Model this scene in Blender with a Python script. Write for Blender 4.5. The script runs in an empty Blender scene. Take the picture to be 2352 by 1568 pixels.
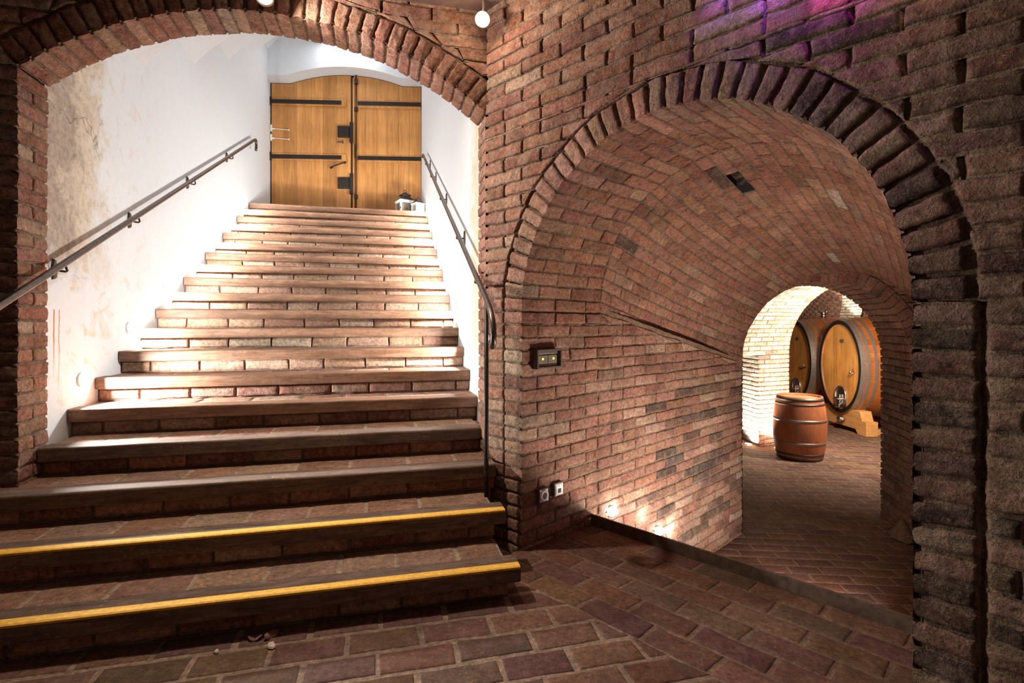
import bpy, bmesh, math, random
import numpy as np
from mathutils import Vector, Matrix

random.seed(7)
RNG = np.random.default_rng(11)
scene = bpy.context.scene
COL = scene.collection
E = 1.32                       # eye height above the near floor
PI = math.pi

# ------------------------------------------------------------------ helpers
def link(o, parent=None):
    COL.objects.link(o)
    if parent is not None:
        o.parent = parent
    return o

def tag(o, label=None, cat=None, group=None, kind=None):
    if label: o['label'] = label
    if cat: o['category'] = cat
    if group: o['group'] = group
    if kind: o['kind'] = kind
    return o

def empty(name, loc, rz=0.0):
    o = bpy.data.objects.new(name, None)
    o.empty_display_size = 0.1
    o.location = loc
    o.rotation_euler = (0, 0, rz)
    return link(o)

def obj(name, bm, mat, parent=None, smooth=False, bevel=0.0, seg=2):
    me = bpy.data.meshes.new(name)
    bmesh.ops.recalc_face_normals(bm, faces=bm.faces)
    bm.to_mesh(me); bm.free()
    if smooth:
        me.polygons.foreach_set('use_smooth', [True] * len(me.polygons))
    me.materials.append(mat)
    o = bpy.data.objects.new(name, me)
    if bevel > 0:
        md = o.modifiers.new('bevel', 'BEVEL'); md.width = bevel; md.segments = seg
        md.limit_method = 'ANGLE'; md.angle_limit = math.radians(40)
    return link(o, parent)

def dup(root, loc=None, rz=None):
    r = root.copy(); COL.objects.link(r)
    if loc is not None: r.location = loc
    if rz is not None: r.rotation_euler = (0, 0, rz)
    for ch in list(root.children):
        c = ch.copy(); COL.objects.link(c); c.parent = r
        for g in list(ch.children):
            d = g.copy(); COL.objects.link(d); d.parent = c
    return r

def box(bm, lo, hi, M=None):
    (x0, y0, z0), (x1, y1, z1) = lo, hi
    vs = [bm.verts.new(p) for p in ((x0,y0,z0),(x1,y0,z0),(x1,y1,z0),(x0,y1,z0),
                                    (x0,y0,z1),(x1,y0,z1),(x1,y1,z1),(x0,y1,z1))]
    for f in ((0,3,2,1),(4,5,6,7),(0,1,5,4),(1,2,6,5),(2,3,7,6),(3,0,4,7)):
        bm.faces.new([vs[i] for i in f])
    if M is not None:
        for v in vs: v.co = M @ v.co
    return vs

def tube(bm, pts, r, n=10, caps=True, radii=None):
    pts = [Vector(p) for p in pts]
    rings = []
    up = None
    for i, p in enumerate(pts):
        if i == 0: t = (pts[1] - p)
        elif i == len(pts) - 1: t = (p - pts[i-1])
        else: t = (pts[i+1] - p).normalized() + (p - pts[i-1]).normalized()
        t.normalize()
        if up is None:
            up = Vector((0, 0, 1)) if abs(t.z) < 0.9 else Vector((1, 0, 0))
        a = t.cross(up).normalized(); b = a.cross(t).normalized(); up = b
        rr = radii[i] if radii else r
        rings.append([bm.verts.new(p + (a * math.cos(k*2*PI/n) + b * math.sin(k*2*PI/n)) * rr) for k in range(n)])
    for i in range(len(rings) - 1):
        for k in range(n):
            bm.faces.new((rings[i][k], rings[i][(k+1) % n], rings[i+1][(k+1) % n], rings[i+1][k]))
    if caps:
        bm.faces.new(rings[0][::-1]); bm.faces.new(rings[-1])

def lathe(bm, prof, n=32, axis='z', cap0=False, cap1=False, sx=1.0, sy=1.0):
    """prof: list of (r, z)."""
    rings = []
    for r, z in prof:
        ring = []
        for k in range(n):
            a = 2*PI*k/n
            x, y = r*math.cos(a)*sx, r*math.sin(a)*sy
            ring.append(bm.verts.new((x, y, z) if axis == 'z' else (z, x, y)))
        rings.append(ring)
    for i in range(len(rings)-1):
        for k in range(n):
            bm.faces.new((rings[i][k], rings[i][(k+1) % n], rings[i+1][(k+1) % n], rings[i+1][k]))
    if cap0: bm.faces.new(rings[0][::-1])
    if cap1: bm.faces.new(rings[-1])

# ------------------------------------------------------------------ numpy noise
def _hash(ix, iy, iz, s):
    h = (ix.astype(np.int64)*374761393 + iy.astype(np.int64)*668265263 + iz.astype(np.int64)*2147483647 + s*974634777)
    h = (h ^ (h >> 13)) * 1274126177
    h = h ^ (h >> 16)
    return (h & 0xffff) / 32767.5 - 1.0

def vnoise(P, f, s=0):
    q = P*f
    i = np.floor(q).astype(np.int64); t = q - i
    t = t*t*(3-2*t)
    r = 0
    for dx in (0, 1):
        wx = t[:,0] if dx else 1-t[:,0]
        for dy in (0, 1):
            wy = t[:,1] if dy else 1-t[:,1]
            for dz in (0, 1):
                wz = t[:,2] if dz else 1-t[:,2]
                r = r + wx*wy*wz*_hash(i[:,0]+dx, i[:,1]+dy, i[:,2]+dz, s)
    return r

def vec_noise(P, amp):
    out = np.empty_like(P)
    for c in range(3):
        out[:,c] = vnoise(P, 9, c+1)*0.8 + vnoise(P, 29, c+11)*0.7 + vnoise(P, 67, c+21)*0.55 + vnoise(P, 150, c+31)*0.3
    return out*amp

# ------------------------------------------------------------------ brickwork
class Wall:
    def __init__(self):
        self.v, self.f, self.c, self.a, self.n = [], [], [], [], 0
    def grid(self, P, nu, nv, col, flip=False, amp=0.0):
        """P is (nu*nv, 3) u-major."""
        self.v.append(P); self.a.append(np.full(len(P), amp))
        i = np.arange(nu-1)[:,None]*nv + np.arange(nv-1)[None,:]
        i = i.ravel() + self.n
        q = np.stack([i, i+nv, i+nv+1, i+1], 1)
        if flip: q = q[:, ::-1]
        self.f.append(q)
        self.c.append(np.tile(np.array([*col, 1.0], np.float32), (len(P), 1)))
        self.n += len(P)
    def build(self, name, mat, parent=None):
        if not self.v: return None
        V = np.concatenate(self.v); A_ = np.concatenate(self.a); V = (V + vec_noise(V, A_[:,None])).astype(np.float32); F = np.concatenate(self.f).astype(np.int32)
        C = np.concatenate(self.c).astype(np.float32)
        me = bpy.data.meshes.new(name)
        me.vertices.add(len(V)); me.vertices.foreach_set('co', V.ravel())
        me.loops.add(F.size); me.loops.foreach_set('vertex_index', F.ravel())
        me.polygons.add(len(F))
        me.polygons.foreach_set('loop_start', np.arange(0, F.size, 4, dtype=np.int32))
        me.update(calc_edges=True)
        at = me.attributes.new('tint', 'FLOAT_COLOR', 'POINT')
        at.data.foreach_set('color', C.ravel())
        me.polygons.foreach_set('use_smooth', np.ones(len(F), dtype=bool))
        me.materials.append(mat)
        me.validate()
        o = bpy.data.objects.new(name, me)
        return link(o, parent)

def plane_map(P0, du, dv, n):
    P0, du, dv, n = (np.array(x, float) for x in (P0, du, dv, n))
    return lambda u, v, d: P0 + np.outer(u, du) + np.outer(v, dv) + np.outer(d, n)

def samples(L, e, na, open0, open1, J):
    """1-D sample positions (0..1) and depth offsets for one direction."""
    e = min(e, L*0.3)
    s, d = [], []
    if not open0: s += [0, 0, e*0.45/L]; d += [-J, -e*0.9, -e*0.25]
    s.append(0 if open0 else e*1.4/L); d.append(0)
    a = s[-1]; b = 1 if open1 else 1-e*1.4/L
    for k in range(1, na): s.append(a+(b-a)*k/na); d.append(0)
    s.append(b); d.append(0)
    if not open1: s += [1-e*0.45/L, 1, 1]; d += [-e*0.25, -e*0.9, -J]
    return np.array(s), np.array(d)

def brick(W, quad, mp, col, J=.014, e=.007, na=6, nb=3, opn=(0,0,0,0), dz=0.0, amp=.0035, flip=False, low=False):
    """quad: (bl, br, tr, tl) in (u,v). opn: left,right,bottom,top share an arris with another face."""
    q = np.array(quad, float)
    Lu = max(np.linalg.norm(q[1]-q[0]), np.linalg.norm(q[2]-q[3]), .01)
    Lv = max(np.linalg.norm(q[3]-q[0]), np.linalg.norm(q[2]-q[1]), .01)
    if low:
        f = lambda o0, o1: (np.array(([0] if o0 else [0, 0.03])+([1] if o1 else [0.97, 1])), np.array(([0] if o0 else [-J, 0])+([0] if o1 else [0, -J])))
        s, ds = f(opn[0], opn[1]); t, dt = f(opn[2], opn[3])
        t = np.where((t > 0) & (t < .5), t*2.5, t); t = np.where((t < 1) & (t > .5), 1-(1-t)*2.5, t)
    else:
        s, ds = samples(Lu, e, na, opn[0], opn[1], J); t, dt = samples(Lv, e, nb, opn[2], opn[3], J)
    S, T = np.meshgrid(s, t, indexing='ij'); S = S.ravel(); T = T.ravel()
    D = np.minimum(ds[:,None], dt[None,:]).ravel()
    U = (1-S)*(1-T)*q[0,0] + S*(1-T)*q[1,0] + S*T*q[2,0] + (1-S)*T*q[3,0]
    V = (1-S)*(1-T)*q[0,1] + S*(1-T)*q[1,1] + S*T*q[2,1] + (1-S)*T*q[3,1]
    P = mp(U, V, D + dz)
    W.grid(P, len(s), len(t), col, flip, amp)

def cell(W, quad, mp, col, J=.012, amp=.004, flip=False, n=(6, 2), deep=0, groove=0.0):
    q = np.array(quad, float)
    s = np.linspace(0, 1, n[0]); t = np.linspace(0, 1, n[1])
    if groove:
        g = min(.3, .010/max(abs(q[1,0]-q[0,0]), .02)); s = np.concatenate([[0, g], np.linspace(0, 1, n[0])[1:-1], [1-g, 1]])
    S, T = np.meshgrid(s, t, indexing='ij'); S = S.ravel(); T = T.ravel()
    U = (1-S)*(1-T)*q[0,0] + S*(1-T)*q[1,0] + S*T*q[2,0] + (1-S)*T*q[3,0]
    V = (1-S)*(1-T)*q[0,1] + S*(1-T)*q[1,1] + S*T*q[2,1] + (1-S)*T*q[3,1]
    P = mp(U, V, np.where((S == 0) | (S == 1), -J-deep-groove, -J-deep))
    W.grid(P, len(s), len(t), col, flip, amp)

PAL = {
 'red':   [((.320,.145,.098), 6), ((.350,.175,.122), 6), ((.285,.125,.085), 3), ((.395,.225,.155), 3), ((.215,.105,.078), 1.2), ((.41,.28,.20), 1.5)],
 'pink':  [((.370,.190,.140), 6), ((.405,.225,.170), 5), ((.330,.155,.112), 4), ((.45,.295,.225), 2), ((.26,.14,.105), 1)],
 'vault': [((.345,.165,.112), 7), ((.375,.190,.130), 6), ((.315,.140,.095), 4), ((.275,.125,.088), 1.2), ((.40,.245,.175), .8)],
 'old':   [((.270,.150,.112), 5), ((.300,.185,.140), 4), ((.235,.122,.088), 4), ((.150,.095,.072), 2.2), ((.34,.235,.175), 1.6)],
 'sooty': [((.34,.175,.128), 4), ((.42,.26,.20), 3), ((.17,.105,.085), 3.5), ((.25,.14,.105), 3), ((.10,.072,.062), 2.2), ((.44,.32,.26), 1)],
 'floor': [((.150,.076,.051), 6), ((.172,.088,.058), 5), ((.128,.066,.046), 4), ((.190,.096,.063), 2), ((.150,.082,.058), 3)],
 'tread': [((.30,.165,.115), 5), ((.34,.215,.155), 5), ((.25,.13,.092), 3), ((.38,.27,.2), 2)],
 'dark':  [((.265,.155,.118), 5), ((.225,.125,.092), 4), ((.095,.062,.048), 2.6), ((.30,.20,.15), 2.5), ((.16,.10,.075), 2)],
 'lit_pale':  [((.42,.27,.19), 5), ((.47,.33,.245), 5), ((.36,.21,.145), 3), ((.52,.40,.31), 3)],  # pale mix that puts light into the colour of upper risers and pier
 'white': [((.60,.50,.40), 4), ((.66,.57,.46), 4), ((.50,.38,.29), 2), ((.34,.26,.2), 1)],
}
MORTAR = (.285, .195, .135)
def tint(pal, rng=RNG):
    a = PAL[pal]; w = np.array([x[1] for x in a]); c = np.array(a[rng.choice(len(a), p=w/w.sum())][0])
    return np.clip(c*(1+rng.uniform(-.16, .16)) + rng.uniform(-.012, .012, 3), .02, .9)

def split(a, b, pitch, off, jit, mn):
    js = []
    k = math.floor((a-off)/pitch)
    while off + k*pitch < b + pitch:
        x = off + k*pitch + RNG.uniform(-jit, jit); k += 1
        if a + mn < x < b - mn: js.append(x)
    return [a] + js + [b]

def course(W, mp, v0, v1, seg, idx, pal, pitch=.302, jn=.013, mortar=MORTAR, bond=.5, jit=.008, flip=False,
           o_bot=0, o_top=0, low=False, J=.020, JM=.011, groove=.014, hook=None, wob=.003, na=11, nb=4, amp=.0038, mn=.06, e=.007, dzr=.003, uoff=0.0, oin=.010):
    """seg: (uL_bottom, uL_top, uR_bottom, uR_top, openL, openR)"""
    lb, lt, rb, rt, oL, oR = seg
    a, b = min(lb, lt), max(rb, rt)
    if b - a < .015: return
    cuts = split(a, b, pitch, uoff + (idx % 2)*pitch*bond, jit, mn)
    for i in range(len(cuts)-1):
        x0, x1 = cuts[i], cuts[i+1]
        q = [[min(max(x0, lb), rb), v0], [max(min(x1, rb), lb), v0], [max(min(x1, rt), lt), v1], [min(max(x0, lt), rt), v1]]
        if max(q[1][0]-q[0][0], q[2][0]-q[3][0]) < .012: continue
        fL = oL and i == 0; fR = oR and i == len(cuts)-2
        c = tint(pal)
        deep = 0; skip = False
        if hook is not None:
            r = hook((x0+x1)/2, (v0+v1)/2, x0, x1, v0, v1, c)
            if r is not None:
                if isinstance(r, str): skip = True
                else: c = r
        qc = [list(p) for p in q]
        if fL: qc[0][0] += oin; qc[3][0] += oin
        if fR: qc[1][0] -= oin; qc[2][0] -= oin
        cell(W, qc, mp, (.015, .01, .008) if skip else np.array(mortar)*RNG.uniform(.9, 1.08), J=JM, flip=flip, n=(2, 2) if low else (7, 3), amp=0 if low else min(.004, JM*.36), deep=.05 if skip else 0, groove=0 if low else groove)  # missing brick: shade of the recess painted near-black on its backing
        if skip: continue
        h = jn/2
        w = lambda: RNG.uniform(-wob, wob)
        g0 = 0 if fL else h; g1 = 0 if fR else h; gb = 0 if o_bot else h; gt = 0 if o_top else h
        z = lambda k: 0 if k else w()
        qq = [[q[0][0]+g0+z(fL), q[0][1]+gb+z(o_bot or fL)], [q[1][0]-g1+z(fR), q[1][1]+gb+z(o_bot or fR)],
              [q[2][0]-g1+z(fR), q[2][1]-gt+z(o_top or fR)], [q[3][0]+g0+z(fL), q[3][1]-gt+z(o_top or fL)]]
        if qq[1][0] - qq[0][0] < .004:
            m = (qq[1][0]+qq[0][0])/2; qq[0][0], qq[1][0] = m-.002, m+.002
        if qq[2][0] - qq[3][0] < .004:
            m = (qq[2][0]+qq[3][0])/2; qq[3][0], qq[2][0] = m-.002, m+.002
        k = max(1, round(na*(x1-x0)/.29))
        brick(W, qq, mp, c, J=J, opn=(fL, fR, o_bot, o_top), dz=0 if (fL or fR or o_bot or o_top) else RNG.uniform(-dzr, dzr*.7), flip=flip, low=low, na=k, nb=nb, amp=0.0012 if low else amp, e=e)

# ------------------------------------------------------------------ materials
def nodes_of(name):
    m = bpy.data.materials.new(name); m.use_nodes = True
    nt = m.node_tree; nt.nodes.clear()
    out = nt.nodes.new('ShaderNodeOutputMaterial'); b = nt.nodes.new('ShaderNodeBsdfPrincipled')
    nt.links.new(b.outputs[0], out.inputs[0])
    return m, nt, b

def N(nt, t, **k):
    n = nt.nodes.new(t)
    for a, v in k.items():
        if a.startswith('i_'):
            n.inputs[int(a[2:]) if a[2:].isdigit() else a[2:].replace('_', ' ')].default_value = v
        else: setattr(n, a, v)
    return n

def ramp(nt, src, stops):
    r = nt.nodes.new('ShaderNodeValToRGB'); nt.links.new(src, r.inputs[0])
    el = r.color_ramp.elements
    while len(el) < len(stops): el.new(.5)
    for x, (p, c) in zip(el, stops):
        x.position = p; x.color = c if len(c) == 4 else (*c, 1)
    return r.outputs[0]

def mixc(nt, fac, a, b, mode='MIX'):
    m = nt.nodes.new('ShaderNodeMix'); m.data_type = 'RGBA'; m.blend_type = mode
    for sck, v in ((m.inputs[0], fac), (m.inputs[6], a), (m.inputs[7], b)):
        if hasattr(v, 'links'): nt.links.new(v, sck)
        elif isinstance(v, (int, float)): sck.default_value = v
        else: sck.default_value = (*v, 1) if len(v) == 3 else v
    return m.outputs[2]

def noise(nt, co, scale, detail=4, rough=.6, dist=0.0):
    n = N(nt, 'ShaderNodeTexNoise'); n.inputs['Scale'].default_value = scale; n.inputs['Detail'].default_value = detail
    n.inputs['Roughness'].default_value = rough; n.inputs['Distortion'].default_value = dist
    nt.links.new(co, n.inputs['Vector'])
    return n.outputs[0]

def bump(nt, b, h, strength, dist):
    n = N(nt, 'ShaderNodeBump'); n.inputs['Strength'].default_value = strength; n.inputs['Distance'].default_value = dist
    nt.links.new(h, n.inputs['Height']); nt.links.new(n.outputs[0], b.inputs['Normal'])

def yellow_specks(nt, c, co, amt):
    a = noise(nt, co, 70, 3, .6); b_ = noise(nt, co, 3.4, 3, .5)
    f = N(nt, 'ShaderNodeMath', operation='MULTIPLY')
    nt.links.new(ramp(nt, a, [(.60, (0,0,0)), (.66, (1,1,1))]), f.inputs[0]); nt.links.new(ramp(nt, b_, [(.52, (0,0,0)), (.66, (amt,)*3)]), f.inputs[1])
    return mixc(nt, f.outputs[0], c, (.42,.34,.05))

def mat_brick(name, rough=.92, dark=.55, pale=.5, bump_d=.008, spec=.22, speck=1.0, yellow=0):
    m, nt, b = nodes_of(name)
    at = N(nt, 'ShaderNodeAttribute', attribute_name='tint')
    co = N(nt, 'ShaderNodeTexCoord').outputs['Object']
    n0 = noise(nt, co, 3.2, 3, .55, .3); n1 = noise(nt, co, 11, 6, .68, .3); n2 = noise(nt, co, 42, 6, .72); n3 = noise(nt, co, 7.3, 5, .62, .6); n4 = noise(nt, co, 135, 3, .65); n5 = noise(nt, co, 75, 4, .7)
    c = at.outputs[0]
    c = mixc(nt, 1.0, c, ramp(nt, n2, [(.30, (.36,.33,.31)), (.43, (.80,.79,.78)), (.55, (1.08,1.08,1.08)), (.69, (1.72,1.67,1.60))]), 'MULTIPLY')
    c = mixc(nt, ramp(nt, n1, [(.46, (0,0,0)), (.62, (pale*.6,)*3), (.78, (pale,)*3)]), c, (.50,.375,.285))
    c = mixc(nt, ramp(nt, n5, [(.56, (0,0,0)), (.68, (pale*.8*speck,)*3)]), c, (.54,.42,.32))
    c = mixc(nt, ramp(nt, n3, [(.52, (0,0,0)), (.70, (dark,)*3)]), c, (.085,.058,.046))
    c = mixc(nt, ramp(nt, n4, [(.30, (.85*speck,)*3), (.40, (0,0,0))]), c, (.06,.042,.034))
    c = mixc(nt, 1.0, c, ramp(nt, n0, [(.3, (.82,.80,.79)), (.7, (1.14,1.13,1.12))]), 'MULTIPLY')
    if yellow: c = yellow_specks(nt, c, co, yellow)
    nt.links.new(c, b.inputs['Base Color'])
    b.inputs['Roughness'].default_value = rough; b.inputs['Specular IOR Level'].default_value = spec
    h = N(nt, 'ShaderNodeMath', operation='MULTIPLY_ADD'); h2 = N(nt, 'ShaderNodeMath', operation='MULTIPLY_ADD')
    nt.links.new(n4, h.inputs[0]); h.inputs[1].default_value = .45; nt.links.new(n2, h.inputs[2])
    nt.links.new(n5, h2.inputs[0]); h2.inputs[1].default_value = .6; nt.links.new(h.outputs[0], h2.inputs[2])
    bump(nt, b, h2.outputs[0], 1.0, bump_d)
    return m

def mat_wood(name, c0, c1, axis=(1, 1, 1), scale=1.0, rough=.55, bump_d=.001, planks=None, grime=0.0, spec=.4, yellow=0):
    """grain runs along the axis whose factor is small."""
    m, nt, b = nodes_of(name)
    co = N(nt, 'ShaderNodeTexCoord').outputs['Object']
    mp = N(nt, 'ShaderNodeMapping'); nt.links.new(co, mp.inputs[0]); mp.inputs['Scale'].default_value = axis
    n1 = noise(nt, mp.outputs[0], 18*scale, 6, .65, .6); n2 = noise(nt, mp.outputs[0], 70*scale, 3, .6); n3 = noise(nt, co, 3.0, 3, .5)
    c = mixc(nt, ramp(nt, n1, [(.3, (0,0,0)), (.7, (1,1,1))]), c0, c1)
    c = mixc(nt, 1.0, c, ramp(nt, n2, [(.3, (.78,.76,.74)), (.6, (1.05,1.05,1.05))]), 'MULTIPLY')
    c = mixc(nt, 1.0, c, ramp(nt, n3, [(.3, (.85,.83,.8)), (.7, (1.1,1.1,1.1))]), 'MULTIPLY')
    if planks:
        oi = N(nt, 'ShaderNodeSeparateXYZ'); nt.links.new(co, oi.inputs[0])
        w = N(nt, 'ShaderNodeMath', operation='MULTIPLY'); nt.links.new(oi.outputs[planks[0]], w.inputs[0]); w.inputs[1].default_value = planks[1]
        fl = N(nt, 'ShaderNodeMath', operation='FLOOR'); nt.links.new(w.outputs[0], fl.inputs[0])
        wn = N(nt, 'ShaderNodeTexWhiteNoise', noise_dimensions='1D'); nt.links.new(fl.outputs[0], wn.inputs['W'])
        c = mixc(nt, 1.0, c, ramp(nt, wn.outputs[0], [(0, (.82,.78,.74)), (1, (1.12,1.1,1.08))]), 'MULTIPLY')
    if grime:
        n4 = noise(nt, co, 30, 5, .7)
        c = mixc(nt, ramp(nt, n4, [(.5, (0,0,0)), (.72, (grime,)*3)]), c, (.05,.035,.028))
    if yellow: c = yellow_specks(nt, c, co, yellow)
    nt.links.new(c, b.inputs['Base Color']); b.inputs['Roughness'].default_value = rough; b.inputs['Specular IOR Level'].default_value = spec
    bump(nt, b, n1, .6, bump_d)
    return m

def mat_plain(name, col, rough=.5, metal=0.0, emit=None, nz=.15, bump_d=0.0, scale=40):
    m, nt, b = nodes_of(name)
    co = N(nt, 'ShaderNodeTexCoord').outputs['Object']
    n1 = noise(nt, co, scale, 4, .6)
    c = mixc(nt, 1.0, col, ramp(nt, n1, [(.3, (1-nz,)*3), (.7, (1+nz,)*3)]), 'MULTIPLY')
    nt.links.new(c, b.inputs['Base Color'])
    b.inputs['Roughness'].default_value = rough; b.inputs['Metallic'].default_value = metal
    if emit:
        b.inputs['Emission Color'].default_value = (*emit[0], 1); b.inputs['Emission Strength'].default_value = emit[1]
    if bump_d: bump(nt, b, n1, .6, bump_d)
    return m

M_BRICK = mat_brick('brickwork', pale=.60, dark=.50, bump_d=.018)
M_VAULT = mat_brick('vault_brickwork', pale=.38, dark=.46, bump_d=.012)
M_FLOOR = mat_brick('floor_brick', rough=.72, pale=.16, dark=.55, bump_d=.006, spec=.3, speck=.6, yellow=.5)
M_STEPB = mat_brick('step_brick', rough=.85, pale=.42, dark=.4, bump_d=.006)
M_NOSE = mat_wood('nosing_wood', (.13,.062,.036), (.31,.175,.108), (.12, 1, 1), 1.6, .5, .0015, grime=.5)
M_NOSE_OLD = mat_wood('worn_nosing_wood', (.075,.046,.034), (.25,.17,.13), (.12, 1, 1), 1.6, .78, .002, grime=.6, yellow=.7)
M_YELLOW = mat_plain('yellow_paint', (.74,.41,.045), .8, nz=.22, bump_d=.0008, scale=60)
M_DOOR = mat_wood('door_oak', (.47,.205,.058), (.61,.31,.10), (1, 1, .06), .55, .45, .0008, planks=(0, 4.6))
M_IRON = mat_plain('black_iron', (.035,.028,.025), .45, .6, nz=.3, bump_d=.0005)
M_RAIL = mat_plain('rail_iron', (.115,.09,.078), .35, .85, nz=.3, bump_d=.0004)
M_RUST = mat_plain('rusty_iron', (.10,.075,.06), .8, .2, nz=.5, bump_d=.002, scale=90)
M_STEEL = mat_plain('steel', (.68,.64,.60), .30, 1.0, nz=.08)
M_HOOP = mat_plain('hoop_steel', (.34,.285,.25), .38, .75, nz=.15)
M_HOOPD = mat_plain('dark_hoop_steel', (.12,.10,.09), .5, .8, nz=.2)
M_PLATE = mat_plain('edge_steel', (.14,.095,.068), .5, .35, nz=.35, bump_d=.001, scale=25)
M_CASK = mat_wood('cask_oak', (.29,.082,.017), (.39,.13,.03), (.06, 1, 1), 1.0, .4, .0005, planks=(2, 9))
M_HEAD = mat_wood('cask_head_oak', (.58,.235,.05), (.72,.36,.10), (1, 1, .06), .8, .42, .0005, planks=(1, 7.5))
M_BARREL = mat_wood('barrel_oak', (.34,.105,.045), (.44,.155,.068), (1, 1, .08), 1.0, .5, .0006)
M_BHEAD = mat_wood('barrel_head_oak', (.48,.23,.10), (.58,.31,.15), (.1, 1, 1), 1.0, .5, .0006)
M_CRADLE = mat_wood('cradle_oak', (.60,.29,.09), (.72,.40,.15), (1, .08, 1), .8, .45, .0005)
M_WHITE = mat_plain('white_paint', (.80,.79,.76), .5, nz=.05)
M_WHITEP = mat_plain('white_plastic', (.84,.83,.82), .35, nz=.04)
M_BLACK = mat_plain('black_hole', (.012,.011,.01), .6)
M_GREYBOX = mat_plain('brown_grey_plastic', (.13,.095,.08), .4, nz=.1)
M_DARKPLASTIC = mat_plain('dark_plastic', (.045,.038,.034), .3)
M_MODULE = mat_plain('grey_module', (.22,.175,.145), .35, nz=.1)
M_ROOFTIN = mat_plain('brown_tin', (.05,.032,.026), .5, .3, nz=.3)
M_LEAF = mat_plain('dry_leaf', (.23,.105,.085), .75, nz=.3, scale=60)
M_CHIP = mat_plain('plaster_chip', (.62,.52,.40), .9, nz=.2)
M_DIRT = mat_plain('dusty_rubble', (.20,.125,.09), .95, nz=.35, bump_d=.004, scale=60)
M_LAMP = mat_plain('lamp_glow_warm', (1,1,1), .4, emit=((1,.83,.62), 60.0), nz=0)
M_LAMPW = mat_plain('lamp_glow_white', (1,1,1), .4, emit=((1,.95,.9), 60.0), nz=0)
M_LED = mat_plain('green_led', (.6,.7,.1), .4, emit=((.75,.85,.1), 2.5), nz=0)
def mat_glass():
    m, nt, b = nodes_of('lantern_glass')
    b.inputs['Base Color'].default_value = (.9,.85,.8,1); b.inputs['Roughness'].default_value = .05
    b.inputs['Transmission Weight'].default_value = .9; b.inputs['IOR'].default_value = 1.1
    return m
M_GLASS = mat_glass()

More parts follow.
